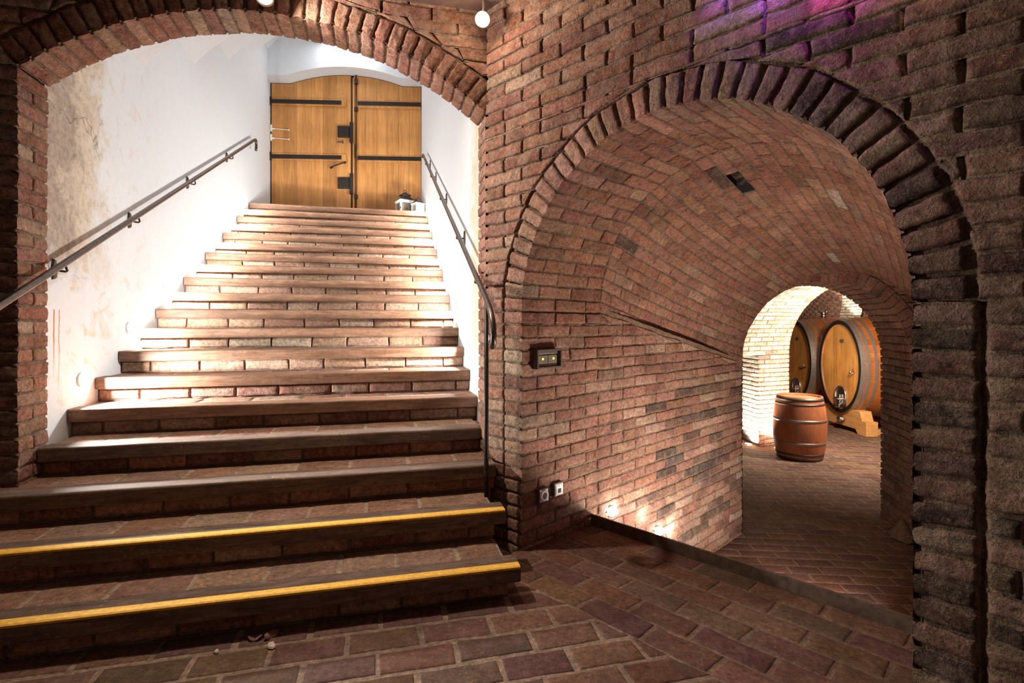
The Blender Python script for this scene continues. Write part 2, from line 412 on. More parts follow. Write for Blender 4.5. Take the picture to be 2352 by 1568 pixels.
# plaster with its real stains: bare grey-beige patch beside the brick arch, ochre water marks, hairline cracks
S2 = np.array((-.240, .9708)); Q2 = np.array((.9708, .240))
def mat_plaster(name, stained):
    m, nt, b = nodes_of(name)
    co = N(nt, 'ShaderNodeTexCoord').outputs['Object']
    n1 = noise(nt, co, 2.2, 5, .6, .3); n2 = noise(nt, co, 24, 5, .7); n3 = noise(nt, co, 6, 5, .65, .5)
    c = mixc(nt, ramp(nt, n2, [(.3, (0,0,0)), (.7, (1,1,1))]), (.66,.685,.715), (.705,.73,.755))
    if stained:
        d = N(nt, 'ShaderNodeVectorMath', operation='DOT_PRODUCT'); nt.links.new(co, d.inputs[0]); d.inputs[1].default_value = (S2[0], S2[1], 0)
        z = N(nt, 'ShaderNodeSeparateXYZ'); nt.links.new(co, z.inputs[0])
        def math_(op, a, bb):
            n = N(nt, 'ShaderNodeMath', operation=op)
            for i, v in enumerate((a, bb)):
                if hasattr(v, 'links'): nt.links.new(v, n.inputs[i])
                else: n.inputs[i].default_value = v
            return n.outputs[0]
        dd = math_('ADD', d.outputs['Value'], math_('MULTIPLY', math_('SUBTRACT', n1, .5), 1.1 if stained == 1 else .5))
        dd = math_('ADD', dd, math_('MULTIPLY', math_('SUBTRACT', n3, .5), .5))
        edge = 4.12 if stained == 1 else 3.95
        f = N(nt, 'ShaderNodeMapRange'); nt.links.new(dd, f.inputs[0]); f.inputs[1].default_value = edge-.12; f.inputs[2].default_value = edge+.12
        f.inputs[3].default_value = 1; f.inputs[4].default_value = 0
        hi = N(nt, 'ShaderNodeMapRange'); nt.links.new(math_('ADD', z.outputs[2], math_('MULTIPLY', math_('SUBTRACT', n3, .5), .6)), hi.inputs[0])
        hi.inputs[1].default_value = 1.55 if stained == 1 else .8; hi.inputs[2].default_value = 1.8 if stained == 1 else 1.2
        fac = math_('MULTIPLY', f.outputs[0], hi.outputs[0])
        bare = ramp(nt, n2, [(.25, (.34,.29,.235)), (.5, (.58,.50,.40)), (.75, (.70,.62,.50))])
        c = mixc(nt, fac, c, bare)
        if stained == 1:
            g = N(nt, 'ShaderNodeMapRange'); nt.links.new(dd, g.inputs[0]); g.inputs[1].default_value = 3.72; g.inputs[2].default_value = 3.92
            g.inputs[3].default_value = 1; g.inputs[4].default_value = 0
            c = mixc(nt, math_('MULTIPLY', math_('MULTIPLY', g.outputs[0], hi.outputs[0]), .75), c, ramp(nt, n2, [(.3, (.20,.155,.13)), (.7, (.40,.33,.29))]))
            # ochre patches low on the wall, near the foot
            lo = N(nt, 'ShaderNodeMapRange'); nt.links.new(d.outputs['Value'], lo.inputs[0]); lo.inputs[1].default_value = 4.1; lo.inputs[2].default_value = 5.2
            lo.inputs[3].default_value = 1; lo.inputs[4].default_value = 0
            pt = math_('MULTIPLY', ramp(nt, n3, [(.56, (0,0,0)), (.66, (.8,)*3)]), lo.outputs[0])
            c = mixc(nt, pt, c, (.60,.52,.40))
            for dc, zt_, ln, wd in ((3.585, 1.40, .42, .008), (3.635, 1.40, .55, .005)):
                off_ = math_('ABSOLUTE', math_('ADD', math_('SUBTRACT', d.outputs['Value'], dc), math_('MULTIPLY', math_('SUBTRACT', n3, .5), .03)), 0)
                sk = N(nt, 'ShaderNodeMapRange'); nt.links.new(off_, sk.inputs[0]); sk.inputs[1].default_value = wd*.4; sk.inputs[2].default_value = wd; sk.inputs[3].default_value = 1; sk.inputs[4].default_value = 0
                dn_ = N(nt, 'ShaderNodeMapRange'); nt.links.new(z.outputs[2], dn_.inputs[0]); dn_.inputs[1].default_value = zt_-ln; dn_.inputs[2].default_value = zt_-ln*.4; dn_.inputs[3].default_value = 0; dn_.inputs[4].default_value = 1
                tp = math_('LESS_THAN', z.outputs[2], zt_)
                c = mixc(nt, math_('MULTIPLY', math_('MULTIPLY', sk.outputs[0], dn_.outputs[0]), tp), c, (.45,.16,.035))
            vo = N(nt, 'ShaderNodeTexVoronoi', feature='DISTANCE_TO_EDGE'); vo.inputs['Scale'].default_value = 1.1
            wv = N(nt, 'ShaderNodeVectorMath', operation='ADD'); nt.links.new(co, wv.inputs[0])
            sc = N(nt, 'ShaderNodeVectorMath', operation='SCALE'); 
            nn = N(nt, 'ShaderNodeTexNoise'); nn.inputs['Scale'].default_value = 7; nt.links.new(co, nn.inputs['Vector'])
            nt.links.new(nn.outputs[1], sc.inputs[0]); sc.inputs['Scale'].default_value = .25
            nt.links.new(sc.outputs[0], wv.inputs[1]); nt.links.new(wv.outputs[0], vo.inputs['Vector'])
            ck = math_('MULTIPLY', ramp(nt, vo.outputs[0], [(.0, (.8,)*3), (.006, (0,0,0))]), math_('MULTIPLY', fac, 1.0))
            c = mixc(nt, ck, c, (.10,.075,.06))
    nt.links.new(c, b.inputs['Base Color']); b.inputs['Roughness'].default_value = .9; b.inputs['Specular IOR Level'].default_value = .2
    bump(nt, b, n2, .35, .002)
    return m
M_PLASTER = mat_plaster('white_plaster', 0)
M_PLASTER_L = mat_plaster('stained_plaster', 1)
M_PLASTER_R = mat_plaster('edge_stained_plaster', 2)
M_CEIL = mat_plain('brown_limewash', (.17,.10,.085), .95, nz=.3, bump_d=.01, scale=9)
M_ROOM = mat_plain('room_brown_render', (.24,.14,.10), .95, nz=.3, bump_d=.01, scale=9)

# ------------------------------------------------------------------ frame of the place
# stairs: q across, s up the flight;  tunnel wall: t into the tunnel, r along the wall to the right
def SP(a, d, z=0.0): return Vector((a*Q2[0] + d*S2[0], a*Q2[1] + d*S2[1], z))
T2 = np.array((.714, .700)); T2 = T2/np.linalg.norm(T2)
R2 = np.array((.698, -.716)); R2 = R2/np.linalg.norm(R2)
J0 = np.array((.056, 3.07))
def v3(xy, z=0.0): return np.array((xy[0], xy[1], z))
UP = np.array((0, 0, 1.0))
RISE, GO, D0 = .160, .3195, 2.105
AL, AR = -1.841, .664
DW, DB = 3.242, 3.505            # front and back of the brick arch over the stairs
A_L, A_R = -1.822, .630          # its jambs
def dn(n): return D0 + n*GO

# ================================================================== tunnel wall (face with the round arch)
RA, ZS, RING, UC = .917, E+.07, .150, .917        # radius, springing height, ring, centre
CP = .0768                                         # course pitch
ZC = E + 1.95                                      # ceiling
UMIN, UMAX = -.319, 3.35
wf = Wall()
face = plane_map(v3(J0), v3(R2), UP, -v3(T2))
def ring_map(s, r, d):
    th = PI - np.asarray(s)/RA
    u = UC + (RA+np.asarray(r))*np.cos(th); v = ZS + (RA+np.asarray(r))*np.sin(th)
    return face(u, v, d)
NV = int(round(PI*RA/.0790)); DS = PI*RA/NV
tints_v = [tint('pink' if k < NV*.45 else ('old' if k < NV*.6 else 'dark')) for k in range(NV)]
for k in range(NV):
    q = [(k*DS, 0), ((k+1)*DS, 0), ((k+1)*DS, RING+.012), (k*DS, RING+.012)]
    cell(wf, [(k*DS, .014), ((k+1)*DS, .014), ((k+1)*DS, RING+.10), (k*DS, RING+.10)], ring_map, np.array(MORTAR)*.75, J=.024, n=(3, 4))
    h = .008
    f = 1 + RING/RA
    dz = RNG.uniform(-.004, .006)
    lw = RING*RNG.uniform(.93, 1.03)
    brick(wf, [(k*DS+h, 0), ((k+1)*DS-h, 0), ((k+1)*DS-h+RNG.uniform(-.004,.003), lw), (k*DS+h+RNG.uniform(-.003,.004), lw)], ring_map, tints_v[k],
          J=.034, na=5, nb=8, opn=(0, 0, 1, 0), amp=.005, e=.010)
# jamb columns below the springing, both sides
nj = int(ZS/CP)+1
def jamb_pal(i): return 'pink'
for i in range(nj+1):
    v1 = ZS - i*CP; v0 = v1 - CP
    course(wf, face, v0, v1, (-RING-.004, -RING-.004, 0, 0, 0, 1), 0, 'lit_pale' if RNG.random() < .5 else 'pink', jit=0, uoff=-5, J=.018)  # pier bricks mixed paler, lamp brightness put into their tint
    course(wf, face, v0, v1, (UMIN, UMIN, -RING-.004, -RING-.004, 1, 0), 0, 'lit_pale' if RNG.random() < .4 else 'pink', jit=0, uoff=-5, J=.018, oin=.003)
CPR = .0815
for i in range(int(ZS/CPR)+2):
    v1 = ZS - i*CPR; v0 = v1 - CPR
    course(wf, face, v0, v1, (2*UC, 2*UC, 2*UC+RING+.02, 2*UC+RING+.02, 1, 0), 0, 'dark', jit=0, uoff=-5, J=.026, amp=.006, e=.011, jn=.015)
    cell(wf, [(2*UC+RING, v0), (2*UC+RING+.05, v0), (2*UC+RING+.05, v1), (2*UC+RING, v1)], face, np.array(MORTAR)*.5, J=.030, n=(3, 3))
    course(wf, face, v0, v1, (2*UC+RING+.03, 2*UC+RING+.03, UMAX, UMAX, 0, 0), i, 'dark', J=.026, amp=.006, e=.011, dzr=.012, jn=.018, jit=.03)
# spandrels above the springing
Rx = RA + RING + .012
i = 0
z = ZS
while z < ZC + .02:
    v0, v1 = z, z + CP
    def edge(v):
        dv = v - ZS
        return math.sqrt(Rx*Rx - dv*dv) if dv < Rx else 0.0
    e0, e1 = edge(v0), edge(v1)
    opL = v0 < E + 1.33
    if v0 - ZS < Rx and v1 - ZS >= Rx:
        vm = ZS + Rx - .003; e1 = edge(vm)
        course(wf, face, v0, vm, (UMIN, UMIN, UC-e0, UC-e1, opL, 0), i, 'red', J=.02)
        course(wf, face, v0, vm, (UC+e0, UC+e1, UMAX, UMAX, 0, 0), i, 'old', J=.024, jn=.016)
        if v1 - vm > .018: course(wf, face, vm, v1, (UMIN, UMIN, UMAX, UMAX, opL, 0), i+1, 'red', J=.02)
    elif v0 - ZS < Rx:
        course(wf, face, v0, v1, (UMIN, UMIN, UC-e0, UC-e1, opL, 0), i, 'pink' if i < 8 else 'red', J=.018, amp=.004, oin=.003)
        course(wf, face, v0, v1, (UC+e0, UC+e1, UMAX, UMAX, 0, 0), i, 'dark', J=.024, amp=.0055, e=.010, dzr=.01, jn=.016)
    else:
        course(wf, face, v0, v1, (UMIN, UMIN, UMAX, UMAX, opL, 0), i, 'red', J=.02, amp=.0045, e=.008, dzr=.006)
    z += CP; i += 1
# a solid behind the face so that no light leaks through
o = wf.build('wall_tunnel', M_BRICK); tag(o, kind='structure')

# ================================================================== tunnel: reveal, left wall, vaults
KA = .766                                          # depth of the front vault
L_END = np.array((2.31, 5.27)); E_DIR = np.array((.9934, -.1146))
KL = float(np.linalg.norm(L_END - J0))
TL2 = (L_END - J0)/KL                              # left wall direction
ZT = -.78                                          # tunnel floor
ZSE = E - .41                                      # springing at the far end
wl = Wall()
nL = np.array((TL2[1], -TL2[0]))                   # faces the tunnel (right)
left = plane_map(v3(J0), v3(TL2), UP, v3(nL))
def spring(k): return ZS if k <= KA else ZS + (ZSE-ZS)*(k-KA)/(KL-KA)
def kmax(v):
    if v >= ZS: return 0.0
    if v <= ZSE: return KL
    return KA + (KL-KA)*(ZS-v)/(ZS-ZSE)
i = 0
v1 = ZS
while v1 > ZT - .02:
    v0 = v1 - CP
    low_part = v1 < .75
    if i == 0:
        course(wl, left, v0, v1, (0, 0, kmax(v0), KA, 1, 0), i, 'pink', bond=.47)
    else:
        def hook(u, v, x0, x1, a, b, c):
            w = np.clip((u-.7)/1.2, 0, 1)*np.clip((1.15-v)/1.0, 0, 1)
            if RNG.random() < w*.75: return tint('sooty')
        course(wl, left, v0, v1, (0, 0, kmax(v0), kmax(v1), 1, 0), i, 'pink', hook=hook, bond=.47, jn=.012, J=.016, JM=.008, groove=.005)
    v1 = v0; i += 1
for j in range(24):
    k0, k1 = KA + (KL-KA)*j/24, KA + (KL-KA)*(j+1)/24
    cell(wl, [(k0, spring(k0)-.07), (k1, spring(k1)-.07), (k1, spring(k1)+.04), (k0, spring(k0)+.04)], left, MORTAR, J=.007, amp=.002, n=(3, 4))
o = wl.build('wall_tunnel_left', M_VAULT); tag(o, kind='structure')

wv = Wall()
CA = J0 + R2*UC
def arcA(th, R): return (CA[0]+R2[0]*R*np.cos(th), CA[1]+R2[1]*R*np.cos(th), ZS+R*np.sin(th))
def vaultA(u, s, d):
    th = PI - np.asarray(s)/RA; R = RA - np.asarray(d)
    x = CA[0] + R2[0]*R*np.cos(th) + T2[0]*u; y = CA[1] + R2[1]*R*np.cos(th) + T2[1]*u
    return np.stack([x, y, ZS + R*np.sin(th)], 1)
CE = L_END + E_DIR*UC
CB = CA + T2*KA
def vaultB(u, s, d):
    th = PI - np.asarray(s)/RA; R = RA - np.asarray(d); tau = np.asarray(u)/(KL-KA)
    cx = CB[0]*(1-tau) + CE[0]*tau; cy = CB[1]*(1-tau) + CE[1]*tau; cz = ZS*(1-tau) + ZSE*tau
    ex = R2[0]*(1-tau) + E_DIR[0]*tau; ey = R2[1]*(1-tau) + E_DIR[1]*tau
    n = np.sqrt(ex*ex+ey*ey)
    return np.stack([cx + ex/n*R*np.cos(th), cy + ey/n*R*np.cos(th), cz + R*np.sin(th)], 1)
FPX = 1208.0
def to_px(P): return 1176 + FPX*P[0]/P[1], 742 - FPX*(P[2]-E)/P[1]
HOLES = [(1705, 408)]; DARKS = [(1447, 575), (1660, 420), (1640, 405), (1668, 445), (1300, 512)]
PALES = [(1930, 462), (1912, 588)]
def vhook(mpf):
    def h(u, s, x0, x1, a, b, c):
        P = mpf(np.array([u]), np.array([s]), np.array([0.0]))[0]
        px, py = to_px(P)
        for X, Y in HOLES:
            if abs(px-X) < 16 and abs(py-Y) < 14: return 'hole'
        for X, Y in DARKS:
            if abs(px-X) < 19 and abs(py-Y) < 14: return np.array((.105, .066, .050))
        for X, Y in PALES:
            if abs(px-X) < 11 and abs(py-Y) < 11: return np.array((.55, .45, .38))
    return h
for k in range(NV):
    a, b = k*DS, (k+1)*DS
    # first brick shares the arris and the colour of the ring brick
    hk = lambda u, s, x0, x1, aa, bb, c, kk=k: tints_v[kk] if x0 <= .001 else vhook(vaultA)(u, s, x0, x1, aa, bb, c)
    course(wv, vaultA, a, b, (0, 0, KA, KA, 1, 0), k, 'vault', hook=hk, flip=True, mortar=(.205,.14,.10), pitch=.30, jn=.010, J=.014, JM=.006, groove=.004, wob=.002, bond=.5)
    course(wv, vaultB, a, b, (0, 0, KL-KA, KL-KA, 0, 0), k, 'vault', hook=vhook(vaultB), flip=True, mortar=(.205,.14,.10), pitch=.262, jn=.009, J=.013, JM=.005, groove=.004, na=8, nb=3, wob=.002, bond=.5)
o = wv.build('ceiling_tunnel_vault', M_VAULT); tag(o, kind='structure')

# right side of the tunnel (front reveal, then the flank to the far arch)
wr = Wall()
PR0 = J0 + R2*2*UC
PR1 = PR0 + T2*KA
R_END = L_END + E_DIR*1.834
def flank(P, Qp, zs0, zs1, pal, low, openL):
    L = float(np.linalg.norm(Qp-P)); dr = (Qp-P)/L
    n2 = np.array((-dr[1], dr[0]))
    mp = plane_map(v3(P), v3(dr), UP, v3(n2))
    v1 = max(zs0, zs1); i = 0
    while v1 > ZT - .02:
        v0 = v1 - CP
        if zs1 < zs0 and v1 > zs1:
            f = lambda v: L*(zs0-v)/(zs0-zs1) if v > zs1 else L
            course(wr, mp, v0, v1, (0, 0, max(f(v0), .02), max(f(v1), .0), openL, 0), i, pal, flip=True, low=low)
        else:
            course(wr, mp, v0, v1, (0, 0, L, L, openL, 0), i, pal, flip=True, low=low)
        v1 = v0; i += 1
flank(PR0, PR1, ZS, ZS, 'old', False, 1)
flank(PR1, R_END, ZS, ZSE, 'old', True, 0)
o = wr.build('wall_tunnel_right', M_VAULT); tag(o, kind='structure')

# end wall with the low arch, and the passage through it
we = Wall()
RE, ZE, WE = .780, E-.364, 1.56
endp = plane_map(v3(L_END), v3(E_DIR), UP, v3((E_DIR[1], -E_DIR[0])))
def ringE(s, r, d):
    th = PI - np.asarray(s)/RE
    return endp(RE + (RE+np.asarray(r))*np.cos(th), ZE + (RE+np.asarray(r))*np.sin(th), d)
NE = int(round(PI*RE/.078)); DE = PI*RE/NE
for k in range(NE):
    cell(we, [(k*DE, 0), ((k+1)*DE, 0), ((k+1)*DE, .162), (k*DE, .162)], ringE, MORTAR)
    brick(we, [(k*DE+.006, 0), ((k+1)*DE-.006, 0), ((k+1)*DE-.006, .15), (k*DE+.006, .15)], ringE, tint('vault'), na=2, nb=3, opn=(0,0,1,0))
z = ZT; i = 0
while z < E + .75:
    v0, v1 = z, z + CP
    def edE(v):
        dv = v-ZE; rr = RE+.162
        if dv < 0: return RE+.0 if dv < -CP*0 else rr
        return math.sqrt(rr*rr-dv*dv) if dv < rr else 0
    a, b = edE(v0), edE(v1)
    if v0 < ZE:
        course(we, endp, v0, v1, (RE+RE, RE+RE, 2.3, 2.3, 1, 0), i, 'old')
    elif v0 - ZE < RE+.162:
        course(we, endp, v0, v1, (RE+a, RE+b, 2.3, 2.3, 0, 0), i, 'vault')
        course(we, endp, v0, v1, (-.25, -.25, RE-a, RE-b, 0, 0), i, 'vault')
    else:
        course(we, endp, v0, v1, (-.25, -.25, 2.3, 2.3, 0, 0), i, 'vault')
    z += CP; i += 1
P_DIR = np.array((.2747, .9615)); P_LEN = .73
def passage(u, s, d):
    th = PI - np.asarray(s)/RE; R = RE - np.asarray(d)
    c = L_END + E_DIR*RE
    x = c[0] + E_DIR[0]*R*np.cos(th) + P_DIR[0]*u; y = c[1] + E_DIR[1]*R*np.cos(th) + P_DIR[1]*u
    return np.stack([x, y, ZE + R*np.sin(th)], 1)
for k in range(NE):
    course(we, passage, k*DE, (k+1)*DE, (0, 0, P_LEN, P_LEN, 1, 1), k, 'vault', flip=True, pitch=.27)
for side in (0, 1):
    P = L_END + E_DIR*(2*RE if side else 0)
    nn = np.array((-P_DIR[1], P_DIR[0])) if side else np.array((P_DIR[1], -P_DIR[0]))
    mp = plane_map(v3(P), v3(P_DIR), UP, v3(nn))
    v1 = ZE; i = 0
    while v1 > ZT - .02:
        course(we, mp, v1-CP, v1, (0, 0, P_LEN, P_LEN, 1, 1), i, 'old' if side else 'sooty', flip=bool(side), pitch=.27)
        v1 -= CP; i += 1
o = we.build('wall_tunnel_end', M_VAULT); tag(o, kind='structure')

# ================================================================== cask room beyond
wc = Wall()
AX = np.array((.915, .403)); AX = AX/np.linalg.norm(AX)
PX = np.array((AX[1], -AX[0]))                       # across the vault, towards the camera
RV, ZV = 1.20, E-.55
F0 = np.array((4.90, 9.30))                          # far arris of the vault at floor
def roomv(u, s, d):
    th = PI - np.asarray(s)/RV; R = RV - np.asarray(d)
    c = F0 + PX*RV
    x = c[0] + PX[0]*R*np.cos(th) + AX[0]*u; y = c[1] + PX[1]*R*np.cos(th) + AX[1]*u
    return np.stack([x, y, ZV + R*np.sin(th)], 1)
NR = int(round(PI*RV*.62/.078)); DR = .078
for k in range(NR):
    course(wc, roomv, k*DR, (k+1)*DR, (-1.65, -1.65, 0, 0, 0, 1), k, 'white', flip=True, pitch=.28, na=4, nb=2, amp=.0035, wob=.005, mortar=(.36,.28,.2), J=.02, JM=.014)
pier = plane_map(v3(F0 - AX*.745), v3(AX), UP, v3(PX))
pside = plane_map(v3(F0 - AX*.745), v3((-.07, .9975)), UP, v3((-.9975, -.07)))
pback = plane_map(v3(F0), v3(-PX), UP, v3(AX))
v1 = ZV; i = 0
while v1 > ZT - .02:
    course(wc, pier, v1-CP, v1, (0, 0, .745, .745, 1, 1), i, 'white', flip=False, pitch=.28, na=3, nb=2)
    course(wc, pside, v1-CP, v1, (0, 0, .75, .75, 1, 0), i, 'white', flip=True, pitch=.28, na=3, nb=2)
    course(wc, pback, v1-CP, v1, (0, 0, .6, .6, 1, 0), i, 'white', flip=True, pitch=.28, na=2, nb=2, low=True)
    v1 -= CP; i += 1
# face of the room arch towards the casks
def ringR(s, r, d):
    th = PI - np.asarray(s)/RV; R = RV + np.asarray(r); c = F0 + PX*RV
    x = c[0] + PX[0]*R*np.cos(th) + AX[0]*d; y = c[1] + PX[1]*R*np.cos(th) + AX[1]*d
    return np.stack([x, y, ZV + R*np.sin(th)], 1)
for k in range(NR):
    cell(wc, [(k*DR, 0), ((k+1)*DR, 0), ((k+1)*DR, .4), (k*DR, .4)], ringR, MORTAR, J=0, flip=True, n=(2, 2), amp=0)
o = wc.build('wall_cask_room_arch', M_VAULT); tag(o, kind='structure')

wb = Wall()
bw = plane_map((8.75, 7.0, ZT), (0, 1, 0), UP, (-1, 0, 0))
z = 0; i = 0
while z < 2.0:
    course(wb, bw, z, z+CP, (0, 0, 9.5, 9.5, 0, 0), i, 'vault', low=True, flip=True)
    z += CP; i += 1
RB = 2.6
def backv(u, s, d):
    th = np.asarray(s)/RB; R = RB - np.asarray(d)
    return np.stack([8.75-RB+R*np.cos(th), 7.0+np.asarray(u), ZT+2.0+R*np.sin(th)], 1)
k = 0
while k*.078 < RB*PI*.62:
    course(wb, backv, k*.078, (k+1)*.078, (0, 0, 9.5, 9.5, 0, 0), k, 'vault', low=True, flip=True)
    k += 1
# streak of light above the casks, laid as a slanted pale brick band
def streakm(u, s, d):
    z_ = np.asarray(s); y_ = 14.75 - .55*np.clip(z_-1.1, 0, 9) + np.asarray(u)
    th = np.clip((z_-2.0)/RB, 0, 2); R = RB - .05 - np.asarray(d)
    X = np.where(z_ < 2.0, 8.75-.05-np.asarray(d), 8.75-RB+R*np.cos(th)); Z = np.where(z_ < 2.0, ZT+z_, ZT+2.0+R*np.sin(th))
    return np.stack([X, y_, Z], 1)
for k in range(56):
    course(wb, streakm, k*CP, (k+1)*CP, (-1.0, -1.0, -.15, -.15, 1, 1), k, 'white', low=True, flip=True)
o = wb.build('wall_cask_room_back', M_VAULT); tag(o, kind='structure')
bm = bmesh.new()
box(bm, (3.0, 16.4, ZT), (9.0, 16.6, ZT+4.6)); 
o = obj('wall_cask_room_far', bm, M_ROOM); tag(o, kind='structure')
bm = bmesh.new()
box(bm, (2.2, 9.9, ZT), (3.2, 16.5, ZT+4.0))
o = obj('wall_cask_room_left', bm, M_ROOM); tag(o, kind='structure')

# ================================================================== arch over the stairs
ws = Wall()
sface = plane_map(SP(0, DW), v3(Q2), UP, -v3(S2))
UCs = (A_L + A_R)/2; HS = (A_R - A_L)/2
RISE_A = .45; RS = (HS*HS + RISE_A**2)/(2*RISE_A); ZSP = E + 1.322; ZCS = ZSP + RISE_A - RS
TH0 = math.asin((ZSP-ZCS)/RS); ARC = RS*(PI - 2*TH0)
NS = int(round(ARC/.0775)); DSs = ARC/NS
def ringS(s, r, d):
    th = PI - TH0 - np.asarray(s)/RS
    return sface(UCs + (RS+np.asarray(r))*np.cos(th), ZCS + (RS+np.asarray(r))*np.sin(th), d)
def soffS(u, s, d):
    th = PI - TH0 - np.asarray(s)/RS; R = RS - np.asarray(d)
    a = UCs + R*np.cos(th); dd = DW + np.asarray(u)
    return np.stack([a*Q2[0]+dd*S2[0], a*Q2[1]+dd*S2[1], ZCS + R*np.sin(th)], 1)
DEP = DB - DW
for k in range(NS):
    c = tint('red')
    cell(ws, [(k*DSs, 0), ((k+1)*DSs, 0), ((k+1)*DSs, .165), (k*DSs, .165)], ringS, np.array(MORTAR)*.7, J=.018)
    brick(ws, [(k*DSs+.006, 0), ((k+1)*DSs-.006, 0), ((k+1)*DSs-.006, .152*RNG.uniform(.92,1.04)), (k*DSs+.006, .152*RNG.uniform(.92,1.04))], ringS, c*.9, J=.03, na=5, nb=8, opn=(0,0,1,0), amp=.005, e=.010)
    cell(ws, [(0, k*DSs), (DEP, k*DSs), (DEP, (k+1)*DSs), (0, (k+1)*DSs)], soffS, MORTAR, flip=True)
    w = lambda: RNG.uniform(-.002, .002)
    brick(ws, [(0, k*DSs+.006), (DEP+RNG.uniform(-.008,.006), k*DSs+.006+w()), (DEP+RNG.uniform(-.008,.006), (k+1)*DSs-.006+w()), (0, (k+1)*DSs-.006)], soffS, c, J=.03, na=11, nb=5, opn=(1,0,0,0), amp=.0048, flip=True)
def clipS(v):
    rr = RS + .165
    if v <= ZSP: return HS
    ve = ZCS + rr*math.sin(TH0)
    if v <= ve: return HS + (v-ZSP)/(ve-ZSP)*(rr*math.cos(TH0)-HS)
    x = rr*rr - (v-ZCS)**2
    return math.sqrt(x) if x > 0 else 0
z = ZSP - CP*math.ceil(ZSP/CP); i = 0
while z < ZC:
    v0, v1 = z, z+CP
    a, b = clipS(v0), clipS(v1)
    opn = v1 <= ZSP + .001
    course(ws, sface, v0, v1, (-3.6, -3.6, UCs-a, UCs-b, 0, opn), i, 'red' if v0 > ZSP else 'old', J=.022, amp=.005, e=.01, dzr=.006)
    if v0 > ZSP and max(UCs+a, UCs+b) < .645:
        course(ws, sface, v0, v1, (UCs+a, UCs+b, .66, .66, 0, 0), i, 'red', J=.02)
    z += CP; i += 1
# jambs
jl = plane_map(SP(A_L, DW), v3(S2), UP, v3(Q2)); jr = plane_map(SP(A_R, DW), v3(S2), UP, -v3(Q2))
v1 = ZSP; i = 0
while v1 > -.02:
    for mp, fl, pal in ((jl, False, 'red'), (jr, True, 'pink')):
        w = .131 if i % 2 else .5
        course(ws, mp, v1-CP, v1, (0, 0, DEP, DEP, 1, 0), 0, pal, pitch=w, uoff=0 if i % 2 else -10, jit=.004, flip=fl, mn=.05, oin=.003 if fl else .010)
    v1 -= CP; i += 1
o = ws.build('wall_stairs', M_BRICK); tag(o, kind='structure')

# ================================================================== stairwell: plaster walls, stepped vault, door wall
DLX, DRX = np.array((-4.115, 8.975)), np.array((-1.57, 9.12))
def slab(name, corners, thick_dir, mat, nu=1, nv=1):
    """corners: 4 points, extruded by thick_dir."""
    bm = bmesh.new()
    a = [Vector(c) for c in corners]; t = Vector(thick_dir)
    v = [bm.verts.new(p) for p in a] + [bm.verts.new(p+t) for p in a]
    for f in ((0,1,2,3),(7,6,5,4),(0,4,5,1),(1,5,6,2),(2,6,7,3),(3,7,4,0)):
        bm.faces.new([v[i] for i in f])
    o = obj(name, bm, mat); tag(o, kind='structure'); return o
ZTOP = 7.0
slab('wall_stairs_left', [SP(AL, DB-.005, 0), SP(AL-.012, 9.75, 0), SP(AL-.012, 9.75, ZTOP), SP(AL, DB-.005, ZTOP)], v3(Q2)*-.15, M_PLASTER_L)
slab('wall_stairs_right', [SP(AR, DB-.005, 0), SP(AR, 9.6, 0), SP(AR, 9.6, ZTOP), SP(AR, DB-.005, ZTOP)], v3(Q2)*.15, M_PLASTER_R)
# wall filling above the brick arch on the stair side
tips = [(DB+.02, 4.77, 2.03), (4.77, 5.96, 2.63), (5.96, 7.19, 3.27), (7.19, 8.40, 3.93), (8.40, 9.85, 4.56)]
bm = bmesh.new()
mid = (AL+AR)/2; hw = (AR-AL)/2 + .01; RISEV = .62; RRV = (hw*hw+RISEV**2)/(2*RISEV)
NA = 28
def arc_pts(d, h):
    out = []
    for k in range(NA+1):
        a = mid - hw + 2*hw*k/NA
        out.append(SP(a, d, E + h + math.sqrt(max(RRV**2-(a-mid)**2, 0)) - (RRV-RISEV)))
    return out
prev = None
for d0_, d1_, h in tips:
    A0 = [bm.verts.new(p) for p in arc_pts(d0_, h)]; A1 = [bm.verts.new(p) for p in arc_pts(d1_, h)]
    for k in range(NA): bm.faces.new((A0[k], A0[k+1], A1[k+1], A1[k]))
    if prev is not None:
        for k in range(NA): bm.faces.new((prev[k], prev[k+1], A0[k+1], A0[k]))
    else:
        # close down to the brick arch
        low = [bm.verts.new(SP(mid-hw+2*hw*k/NA, d0_, ZCS + math.sqrt(max(RS**2-(mid-hw+2*hw*k/NA-UCs)**2, .1)) + .05)) for k in range(NA+1)]
        for k in range(NA): bm.faces.new((low[k], low[k+1], A0[k+1], A0[k]))
    prev = A1
o = obj('ceiling_stairs_vault', bm, M_PLASTER); tag(o, kind='structure')
md = o.modifiers.new('solid', 'SOLIDIFY'); md.thickness = .06; md.offset = 1

# door wall: arched lintel in front of the doors, plaster above
dv = DRX - DLX; DWID = float(np.linalg.norm(dv)); dv = dv/DWID; dnrm = np.array((dv[1], -dv[0]))   # towards the camera
ZL = 19*RISE
def DP(u, out, z): 
    p = DLX + dv*u + dnrm*out
    return Vector((p[0], p[1], z))
def door_top(u):
    # flat shoulders, raised segmental middle
    x = (u - DWID/2)/(DWID/2)
    k = max(0.0, 1-(abs(x)/.74)**2)
    return ZL + 2.40 + .165*k
bm = bmesh.new()
us = [-.05 + (DWID+.1)*k/40 for k in range(41)]
f0 = [bm.verts.new(DP(u, .22, door_top(u)+.02)) for u in us]; f1 = [bm.verts.new(DP(u, .22, ZL+3.9)) for u in us]
b0 = [bm.verts.new(DP(u, -.02, door_top(u)-.015)) for u in us]; b1 = [bm.verts.new(DP(u, -.02, ZL+3.9)) for u in us]
